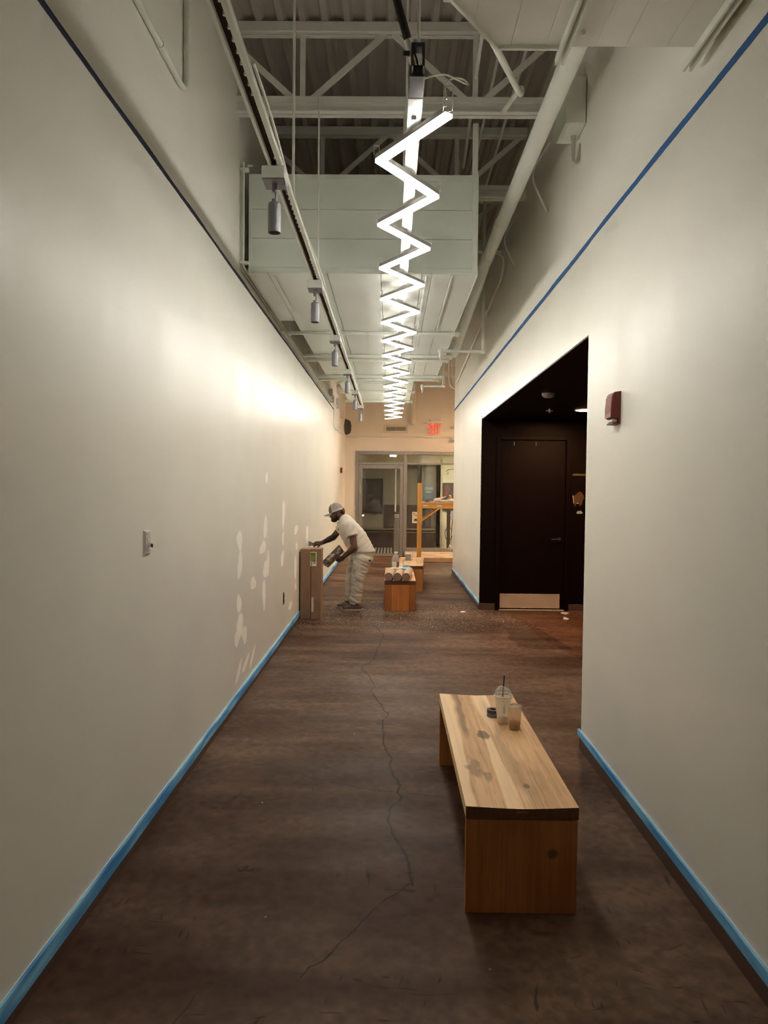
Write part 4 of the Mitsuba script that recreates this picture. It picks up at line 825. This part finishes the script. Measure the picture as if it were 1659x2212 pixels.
part(k, 'base', box(-1.34, 1.62, 18.65, 21.30, 0, .008), 'mat_dark', False)
for i in range(34): part(k, 'bar', box(-1.32 + .088 * i, -1.286 + .088 * i, 18.66, 21.29, .0085, .013), 'mat_light', False)
k = thing('framed_window', 'dark framed window on the vestibule back wall, seen through the glass door', 'window')
part(k, 'frame', frame(-.865, -.245, 1.0, 2.03, .045, 21.44, 21.4995, True), 'vest_dark')
part(k, 'pane', box(-.82, -.29, 21.48, 21.499, 1.045, 1.985), 'art_dark', False)
part(k, 'curtain', cat(*[box(-.79 + .055 * i, -.755 + .055 * i, 21.472, 21.4795, 1.05, 1.98) for i in range(6)]), 'vest_brown', False)
for i, (x0, x1, lb) in enumerate(((-1.1, .20, 'dark brown low counter behind the glass door'), (.40, 1.30, 'dark brown low counter behind the right glazing'))):
    k = thing('counter', lb, 'counter')
    part(k, 'front', box(x0, x1 - .02, 20.92, 21.44, .014, .47, .004), 'vest_dark')
    part(k, 'recess', box(x0, x1 - .03, 20.94, 21.44, .4705, .53), 'vest_dark', False)
    part(k, 'counter_top', box(x0, x1, 20.90, 21.44, .5305, .56, .004), 'vest_rim')
    part(k, 'rim', box(x0, x1, 20.90, 20.919, .455, .475, .002), 'vest_rim')
solo('wall_panel', box(-.20, 1.20, 21.46, 21.499, .57, 1.25, .004), 'vest_brown', 'dark brown panel on the vestibule back wall above the counters', 'panel')
k = thing('push_post', 'grey post with a square door push button behind the glass door', 'post')
part(k, 'post', box(.085, .225, 19.53, 19.66, .014, 1.05, .008), 'mullion')
part(k, 'cap', box(.083, .227, 19.528, 19.662, 1.0505, 1.10, .012), 'black_metal')
part(k, 'push_plate', box(.105, .205, 19.516, 19.5295, .94, 1.04, .004), 'aluminium')
part(k, 'plate_mark', box(.130, .18, 19.5145, 19.5158, .965, 1.015), 'mullion', False)
solo('door_edge', box(.105, .150, 20.6, 20.64, 0.014, 2.4, .003), 'bright_wall', 'narrow pale upright of the inner door in the vestibule', 'door edge')
solo('inner_post', box(1.44, 1.50, 21.0, 21.06, 0.014, 2.6, .003), 'mat_light', 'pale upright of the inner storefront in the vestibule', 'post')
k = thing('poster', 'dark blue poster with white lettering behind the right glazing', 'poster')
part(k, 'sheet', box(.95, 1.29, 21.30, 21.31, 1.40, 1.84), 'poster_blue', False)
t1 = meshkit.text_mesh('TOBVRA', .085, .002, True); t1.apply_scale([.27 / t1.extents[0], 1, 1]); t2 = meshkit.text_mesh('NUSA', .05, .002, True); t2.apply_scale([.16 / t2.extents[0], 1, 1])
part(k, 'lettering', cat(xf(t1, at(TO_XZ, .985, 21.2995, 1.70)), xf(t2, at(TO_XZ, 1.03, 21.2995, 1.62)), box(1.07, 1.17, 21.297, 21.2995, 1.475, 1.482)), 'plastic_white', False)
part(k, 'backing', box(.90, 1.335, 21.311, 21.33, 1.25, 2.49), 'vest_wall', False)
k = thing('wall_art', 'dark painted board with red and grey shapes on the bright vestibule wall', 'picture')
part(k, 'board', box(1.52, 2.10, 21.06, 21.099, 1.10, 1.92, .003), 'art_dark')
part(k, 'red_shape', extr([(1.56, 1.45), (1.60, 1.80), (1.66, 1.86), (1.73, 1.70), (1.66, 1.55), (1.60, 1.30)], .004, at(TO_XZ, 0, 21.0598, 0)), 'art_red', False)
part(k, 'grey_shape', tube(bend([(1.55, 21.058, 1.75), (1.63, 21.058, 1.84), (1.72, 21.058, 1.76), (1.78, 21.058, 1.55), (1.84, 21.058, 1.20)], .06), .014, 6), 'art_blue')
part(k, 'grey_band', tube(bend([(1.64, 21.058, 1.25), (1.70, 21.058, 1.50), (1.76, 21.058, 1.70), (1.84, 21.058, 1.50)], .06), .010, 6), 'art_blue')
k = thing('coat_hooks', 'row of small hooks on a curved rail on the bright vestibule wall', 'hooks')
part(k, 'rail', tube(bend([(1.60, 21.07, 2.25), (1.70, 21.06, 2.32), (2.0, 21.06, 2.33)], .05), .010, 8), 'mat_light')
for z in (2.30, 2.20): part(k, 'hook', box(1.655, 1.672, 21.05, 21.099, z - .02, z + .02, .003), 'black_metal')
solo('dark_post', box(1.60, 1.70, 20.5, 20.56, .014, 1.18, .004), 'vest_dark', 'dark upright panel behind the right glazing beside the bright wall', 'panel')
k = thing('table_lamp', 'small lit lamp with a dark shade glowing behind the glass door', 'lamp')
part(k, 'shade', lathe([(.015, .10), (.075, -.02), (.072, -.02), (.013, .10)], 20, (-.80, 20.6, 1.0)), 'vest_dark')
part(k, 'bulb', mv(trimesh.creation.icosphere(2, .03), -.80, 20.6, .96), 'plastic_white', emitter={'type': 'area', 'radiance': rgb(1.6, .9, .5)})
part(k, 'stand', tube([(-.80, 20.6, .93), (-.82, 20.65, .014)], .008, 8), 'mat_light')

# ------------------------------------------------------------------ scraps on the floor
for i, (x, y, s, lb) in enumerate(((1.023, 10.0, .04, 'white paper scrap on the floor before the right wall corner'), (2.44, 9.98, .05, 'white scrap on the floor at the right foot of the black door'), (2.355, 9.56, .045, 'small white scrap on the floor in front of the black door'))):
    r = np.random.default_rng(40 + i); a = np.linspace(0, 2 * math.pi, 9, endpoint=False); rr = s * r.uniform(.4, 1.2, 9)
    top = np.stack([x + rr * np.cos(a), y + 1.8 * rr * np.sin(a), .003 + .012 * r.uniform(0, 1, 9)], 1)
    m = trimesh.Trimesh(np.vstack([top, [[x, y, .008]], top * [1, 1, 0] + [0, 0, .0005], [[x, y, .0005]]]), [[j, (j + 1) % 9, 9] for j in range(9)] + [[10 + (j + 1) % 9, 10 + j, 19] for j in range(9)] + [[(j + 1) % 9, j, 10 + j] for j in range(9)] + [[(j + 1) % 9, 10 + j, 10 + (j + 1) % 9] for j in range(9)], process=False)
    solo('paper_scrap', m, 'scrap', lb, 'scrap', smooth=False)

# ------------------------------------------------------------------ the painter
person = thing('person', 'person in white t-shirt, stained white trousers and grey cap bending towards the left wall', 'person')
YM = 10.13
def hand(wrist, d, up, curl, spread=.0085, side=1):
    """Palm and five fingers. d: direction of the fingers, up: back of the hand; curl: bend in degrees per joint."""
    d = np.array(d, float); d /= np.linalg.norm(d); up = np.array(up, float); up -= d * (up @ d); up /= np.linalg.norm(up); s = np.cross(d, up) * side; w = np.array(wrist, float); out = []
    pc = w + d * .052
    for q in (-1.5, -.5, .5, 1.5): out.append(bone(w + s * q * .010, .015, w + d * .082 + s * q * .019, .0115))
    out.append(bone(w + d * .02 + s * .028, .014, w + d * .06 - s * .02, .014))
    for q, L in ((1.5, .068), (.5, .078), (-.5, .072), (-1.5, .056)):
        p = w + d * .086 + s * q * .0195; a = 0.0; v = d
        for f, r in ((.45, .0092), (.32, .0084), (.25, .0076)):
            a += math.radians(curl); v = d * math.cos(a) - up * math.sin(a); n = p + v * L * f; out.append(bone(p, r, n, r * .93)); p = n
    p = w + d * .025 + s * .030
    for f, r, c in ((.042, .0125, 25), (.032, .0105, 45)):
        v = d * math.cos(math.radians(c)) + s * .55 * math.cos(math.radians(c)) - up * math.sin(math.radians(c)); v /= np.linalg.norm(v); n = p + v * f; out.append(bone(p, r, n, r * .9)); p = n
    return out
nsh, nel, nwr = (-.555, 9.955, 1.175), (-.500, 9.895, .895), (-.640, 9.935, .772)
fsh, fel, fwr = (-.690, 10.30, 1.175), (-.835, 10.40, 1.000), (-1.000, 10.405, .918)
bp = []
bp += chain([((-.42, YM, .78), (.11, .12, .09)), ((-.50, YM, .98), (.11, .13, .10)), ((-.60, YM, 1.17), (.09, .15, .07))])          # trunk
bp += [bone((-.60, YM, 1.20), .075, (-.70, YM, 1.30), .062), bone((-.66, YM, 1.27), .066, (-.735, YM, 1.34), .068)]                     # neck
bp += [bone((-.745, YM, 1.385), (.098, .076, .088), (-.775, YM, 1.345), (.076, .070, .07)), bone((-.765, YM, 1.33), (.068, .064, .05), (-.800, YM, 1.268), (.036, .034, .026))]  # skull, jaw
bp += [bone((-.836, YM, 1.338), .010, (-.856, YM, 1.308), .0115), sph((-.848, YM, 1.303), (.012, .017, .010)), bone((-.833, YM - .018, 1.280), .008, (-.833, YM + .018, 1.280), .008), bone((-.838, YM - .035, 1.352), .011, (-.838, YM + .035, 1.352), .011)]
for s in (-1, 1): bp += [bone((-.735, YM + s * .072, 1.350), (.018, .010, .020), (-.745, YM + s * .072, 1.322), (.011, .008, .013))]
bp += chain([(nsh, .050), (nel, .046), (nwr, .031)]) + [bone(nel, .047, (-.56, 9.91, .842), .044)]
bp += chain([(fsh, .050), (fel, .044), (fwr, .030)]) + [bone(fel, .045, (-.90, 10.40, .967), .043)]
pan_d = np.array([-.73, .04, -.68])
bp += hand(nwr, (-.80, .06, -.55), (.35, -.75, -.30), 24, side=-1)
bp += hand(fwr, (-.96, .0, -.14), (.05, -.75, .62), 30, side=-1)
for hp, kn, an, toe, y in (((-.40, 10.02, .74), (-.452, 10.0, .46), (-.470, 10.03, .075), -.60, 10.03), ((-.45, 10.23, .74), (-.545, 10.24, .47), (-.560, 10.245, .09), -.68, 10.245)):
    bp += chain([(hp, .078), (kn, .055), (an, .040)]) + [bone(an, .036, (toe, y, .045), .030)]
bm = skin(bp, .009, 7)
v = bm.vertices; col = np.tile(np.array([.115, .052, .032]), (len(v), 1))
t = (v[:, 1] > 10.33) & (v[:, 0] < -.76) & (v[:, 0] > -.965) & (v[:, 2] < 1.1)
col[t] = [.022, .012, .011]
spk = t & (meshkit.noise(v * 60, 5) > .80); col[spk] = [.10, .07, .065]
for s in (-1, 1):
    e = np.linalg.norm((v - [-.842, YM + s * .030, 1.334]) / [.02, .012, .007], axis=1) < 1; col[e] = [.03, .02, .018]
lip = np.linalg.norm((v - [-.84, YM, 1.280]) / [.015, .022, .006], axis=1) < 1; col[lip] = [.10, .04, .035]
part(person, 'body', bm, 'skin', True, color=col)
for s in (-1, 1): part(person, 'eye', mv(trimesh.creation.icosphere(2, .0105), -.8315, YM + s * .030, 1.334), 'plastic_grey')
bd = skin([bone((-.748, YM, 1.315), (.050, .071, .028), (-.800, YM, 1.264), (.044, .042, .032)), bone((-.800, YM, 1.262), (.044, .040, .032), (-.815, YM, 1.262), (.032, .03, .026)), bone((-.838, YM - .022, 1.292), .007, (-.838, YM + .022, 1.292), .007)] + [bone((-.758, YM + s * .062, 1.345), .014, (-.775, YM + s * .058, 1.30), .022) for s in (-1, 1)], .009, 5)
part(person, 'beard', bd, 'beard', True, label='short dark beard')
part(person, 'hair', skin([bone((-.700, YM - .05, 1.382), (.032, .022, .03), (-.700, YM + .05, 1.382), (.032, .022, .03)), bone((-.680, YM - .03, 1.365), .024, (-.680, YM + .03, 1.365), .024)], .01, 4), 'beard', True, label='short dark hair at the nape')
# cap: dome of six gores tilted forward, brim, white back band and piping
CM = trimesh.transformations.concatenate_matrices(trimesh.transformations.translation_matrix([-.772, YM, 1.388]), rot([0, 1, 0], -20))
def dome(p0, p1, r=1.0, lift=0.0, n=14, h0=0.0):
    V, f = [], []; ph = np.linspace(math.radians(p0), math.radians(p1), n); th = np.linspace(h0, math.pi / 2, 10)
    for a in ph:
        for b in th: V.append(((.104 * r) * math.cos(b) ** .75 * math.cos(a), (.088 * r) * math.cos(b) ** .75 * math.sin(a), .118 * r * math.sin(b) + lift))
    k = len(th)
    for i in range(n - 1):
        for j in range(k - 1): f += [[i * k + j, (i + 1) * k + j, (i + 1) * k + j + 1], [i * k + j, (i + 1) * k + j + 1, i * k + j + 1]]
    return trimesh.Trimesh(V, f, process=False)
cap = part(person, 'cap', xf(dome(120, 240), CM), 'cap_dark', True, label='grey trucker cap with a white back band')
part(cap, 'mesh_back', cat(xf(dome(-120, 120, n=26), CM)), 'cap_grey', True)
part(cap, 'back_band', xf(cat([tube([(.105 * math.cos(a), .089 * math.sin(a), z) for a in np.radians(np.linspace(-118, 118, 30))], .006, 6) for z in (.004, .012, .020)]), CM), 'cap_white', True)
pip = []
for a in (-120, -55, 0, 55, 120): pip.append(tube([(.105 * math.cos(b) ** .75 * math.cos(math.radians(a)), .089 * math.cos(b) ** .75 * math.sin(math.radians(a)), .119 * math.sin(b)) for b in np.linspace(0, math.pi / 2 - .02, 12)], .004, 6))
part(cap, 'piping', xf(cat(pip), CM), 'cap_white', True)
part(cap, 'button', xf(mv(trimesh.creation.icosphere(1, .007), 0, 0, .121), CM), 'cap_dark')
V, F, nu, nv = [], [], 18, 7
for q, dz in ((0, .004), (1, -.005)):
    for iu in range(nu):
        a = math.radians(118 + 124 * iu / (nu - 1)); ix, iy = .100 * math.cos(a), .085 * math.sin(a)
        b = math.radians(108 + 144 * iu / (nu - 1)); ox, oy = -.062 + .122 * math.cos(b), .090 * math.sin(b)
        for iv in range(nv):
            w = iv / (nv - 1); x, y = ix + (ox - ix) * w, iy + (oy - iy) * w; V.append((x, y, dz - 4.2 * y * y * w))
for q in (0, 1):
    for iu in range(nu - 1):
        for iv in range(nv - 1):
            a = q * nu * nv + iu * nv + iv; b, c, d = a + nv, a + nv + 1, a + 1; F += [[a, b, c], [a, c, d]] if q == 0 else [[a, c, b], [a, d, c]]
for iu in range(nu - 1):
    a, b = iu * nv + nv - 1, (iu + 1) * nv + nv - 1; c, d = a + nu * nv, b + nu * nv; F += [[a, b, d], [a, d, c]]
brim = trimesh.Trimesh(V, F, process=False); brim.fix_normals()
part(cap, 'brim', xf(brim, CM), 'cap_grey', 40)
# shirt
sp = chain([((-.642, YM, 1.292), (.082, .105, .052)), ((-.605, YM, 1.205), (.125, .195, .085)), ((-.545, YM, 1.085), (.185, .200, .085)), ((-.462, YM, .935), (.188, .205, .085)), ((-.400, YM, .835), (.185, .205, .055))])
for a, b, ra, rb, L in (((-.585, 9.962, 1.185), (-.512, 9.900, .98), .090, .080, .150), ((-.66, 10.29, 1.185), (-.815, 10.385, 1.03), .082, .066, .125)):
    d = np.array(b) - np.array(a); d /= np.linalg.norm(d)
    sp.append(bone(a, ra, b, rb).trim_by_plane([float(-q) for q in d], float(-(d @ np.array(a) + L))))
sm = skin(sp, .011, 6)
v, nn = sm.vertices, sm.vertex_normals
fold = meshkit.fbm(np.stack([v[:, 0] * 4 + v[:, 2] * 5, v[:, 1] * 6, v[:, 2] * 15 - v[:, 0] * 14], 1), 2, 11) - .5
crease = np.abs(meshkit.noise(np.stack([v[:, 0] * 3, v[:, 1] * 4, v[:, 2] * 13 - v[:, 0] * 16], 1), 31) - .5)
sm.vertices = v + nn * (.004 + fold * .012 - .0055 * np.exp(-(crease / .07) ** 2))[:, None]
# hem and cuffs cut as clean planes
cut = m3.Manifold(m3.Mesh(np.asarray(sm.vertices, np.float32), np.asarray(sm.faces, np.uint32)))
cut = cut.trim_by_plane([-.15, 0, 1.0], .15 * .39 + .79)
cm_ = cut.to_mesh(); sm2 = trimesh.Trimesh(cm_.vert_properties[:, :3], cm_.tri_verts, process=False)
sh = part(person, 'shirt', sm2, 'shirt', 50)
part(sh, 'chest_mark', box(-.735, -.722, 9.955, 9.957, 1.135, 1.15), 'ink', False, label='tiny dark mark')
part(sh, 'collar', tube([( -.700 + .075 * math.cos(a) * .8 + .02 * 0, YM + .074 * math.sin(a), 1.275 + .055 * math.cos(a)) for a in np.linspace(0, 2 * math.pi, 24, endpoint=False)], .009, 8, closed=True), 'shirt', True)
# trousers
tp = [bone((-.40, YM, .80), (.165, .185, .06), (-.415, YM, .70), (.165, .190, .08))]
for hp, kn, hem in (((-.400, 10.02, .72), (-.452, 10.0, .46), (-.487, 10.035, .105)), ((-.465, 10.235, .72), (-.545, 10.24, .47), (-.575, 10.245, .125))):
    tp += chain([(hp, (.135, .115, .10)), (tuple(np.array(hp) * .5 + np.array(kn) * .5), .112), (kn, .092), (tuple(np.array(kn) * .45 + np.array(hem) * .55), .082), (hem, (.078, .072, .03))])
tm_ = skin(tp, .011, 6); v, nn = tm_.vertices, tm_.vertex_normals
fold = meshkit.fbm(np.stack([v[:, 0] * 9, v[:, 1] * 9, v[:, 2] * 21 + v[:, 0] * 8], 1), 3, 21) - .5
crease = np.abs(meshkit.noise(np.stack([v[:, 0] * 6, v[:, 1] * 7, v[:, 2] * 17 + v[:, 0] * 9], 1), 41) - .5)
tm_.vertices = v + nn * (.004 + fold * .024 - .007 * np.exp(-(crease / .08) ** 2))[:, None]
tr = part(person, 'trousers', tm_, 'trousers', 60, label='baggy stained white work trousers')
part(tr, 'pocket_tag', box(-.300, -.272, 9.905, 9.915, .705, .728, .002), 'ink', False)
# shoes
for i, (x, y, z) in enumerate(((-.53, 10.03, 0), (-.62, 10.245, 0))):
    up = skin([bone((x + .10, y, .060), (.048, .040, .045), (x + .02, y, .058), (.05, .042, .040)), bone((x + .02, y, .055), (.05, .042, .040), (x - .085, y, .042), (.055, .046, .022)), bone((x + .075, y, .085), (.045, .036, .03), (x + .09, y, .075), (.04, .035, .03))], .009, 6)
    s = part(person, 'shoe', up, 'shoe_mesh', True, label='dark grey running shoe')
    sl = Polygon([(x + .145, y - .025), (x + .15, y + .025), (x + .10, y + .042), (x, y + .038), (x - .08, y + .05), (x - .14, y + .02), (x - .145, y - .02), (x - .09, y - .048), (x, y - .04), (x + .10, y - .042)]).buffer(.006)
    part(s, 'sole', extr(sl, .026, at(np.eye(4), 0, 0, .0005)), 'shoe_sole', 30)
    part(s, 'stripe', cat(*[beam((x + d, y - .043, .045), (x + d + .012, y - .040, .078), .003, .006) for d in (-.03, -.008, .014)]), 'shoe_sole', False)
# tools
PM = np.eye(4); ax = np.array([-.70, -.06, -.71]); ax /= np.linalg.norm(ax); op = np.array([-.60, -.50, .62]); op -= ax * (op @ ax); op /= np.linalg.norm(op)
PM[:3, 0], PM[:3, 2] = ax, op; PM[:3, 1] = np.cross(op, ax); PM[:3, 3] = [-.765, 9.945, .735]
def trough(L, wb, wt, h, th):
    a, b = L / 2, L / 2 - .018
    O = [(-b, -wb, 0), (b, -wb, 0), (b, wb, 0), (-b, wb, 0), (-a, -wt, h), (a, -wt, h), (a, wt, h), (-a, wt, h)]
    I = [(-b + th, -wb + th, th), (b - th, -wb + th, th), (b - th, wb - th, th), (-b + th, wb - th, th), (-a + th, -wt + th, h), (a - th, -wt + th, h), (a - th, wt - th, h), (-a + th, wt - th, h)]
    f = [[0, 2, 1], [0, 3, 2], [0, 1, 5], [0, 5, 4], [1, 2, 6], [1, 6, 5], [2, 3, 7], [2, 7, 6], [3, 0, 4], [3, 4, 7], [8, 9, 10], [8, 10, 11], [8, 13, 9], [8, 12, 13], [9, 14, 10], [9, 13, 14], [10, 15, 11], [10, 14, 15], [11, 12, 8], [11, 15, 12]]
    for i in range(4):
        j = (i + 1) % 4; f += [[4 + i, 4 + j, 12 + j], [4 + i, 12 + j, 12 + i]]
    m = trimesh.Trimesh(O + I, f, process=False); m.fix_normals(); return m
k = thing('mud_pan', 'metal mud pan smeared with white filler in the hand of the painter', 'mud pan')
part(k, 'pan', xf(trough(.345, .036, .058, .085, .003), PM), 'pan_steel', False)
fil = trimesh.creation.icosphere(3, 1.0); fil.vertices = fil.vertices * [.10, .034, .018]; fil.vertices[:, 2] += .022; fil.vertices += fil.vertex_normals * ((meshkit.fbm(fil.vertices * 45, 3) - .5) * .02)[:, None]
part(k, 'filler', xf(fil, PM), 'patch_paste', True, label='lump of white filler')
k = thing('putty_knife', 'broad putty knife held by the painter against the left wall', 'putty knife')
part(k, 'blade', trimesh.convex.convex_hull(np.array([(-1.187, 10.36, .945), (-1.187, 10.36, .870), (-1.186, 10.362, .945), (-1.186, 10.362, .870), (-1.10, 10.39, .910), (-1.10, 10.39, .885), (-1.10, 10.392, .910), (-1.10, 10.392, .885)])), 'blade_steel', False)
part(k, 'handle', tube([(-1.11, 10.388, .898), (-1.00, 10.395, .900)], [.009, .013], 12), 'black_metal')
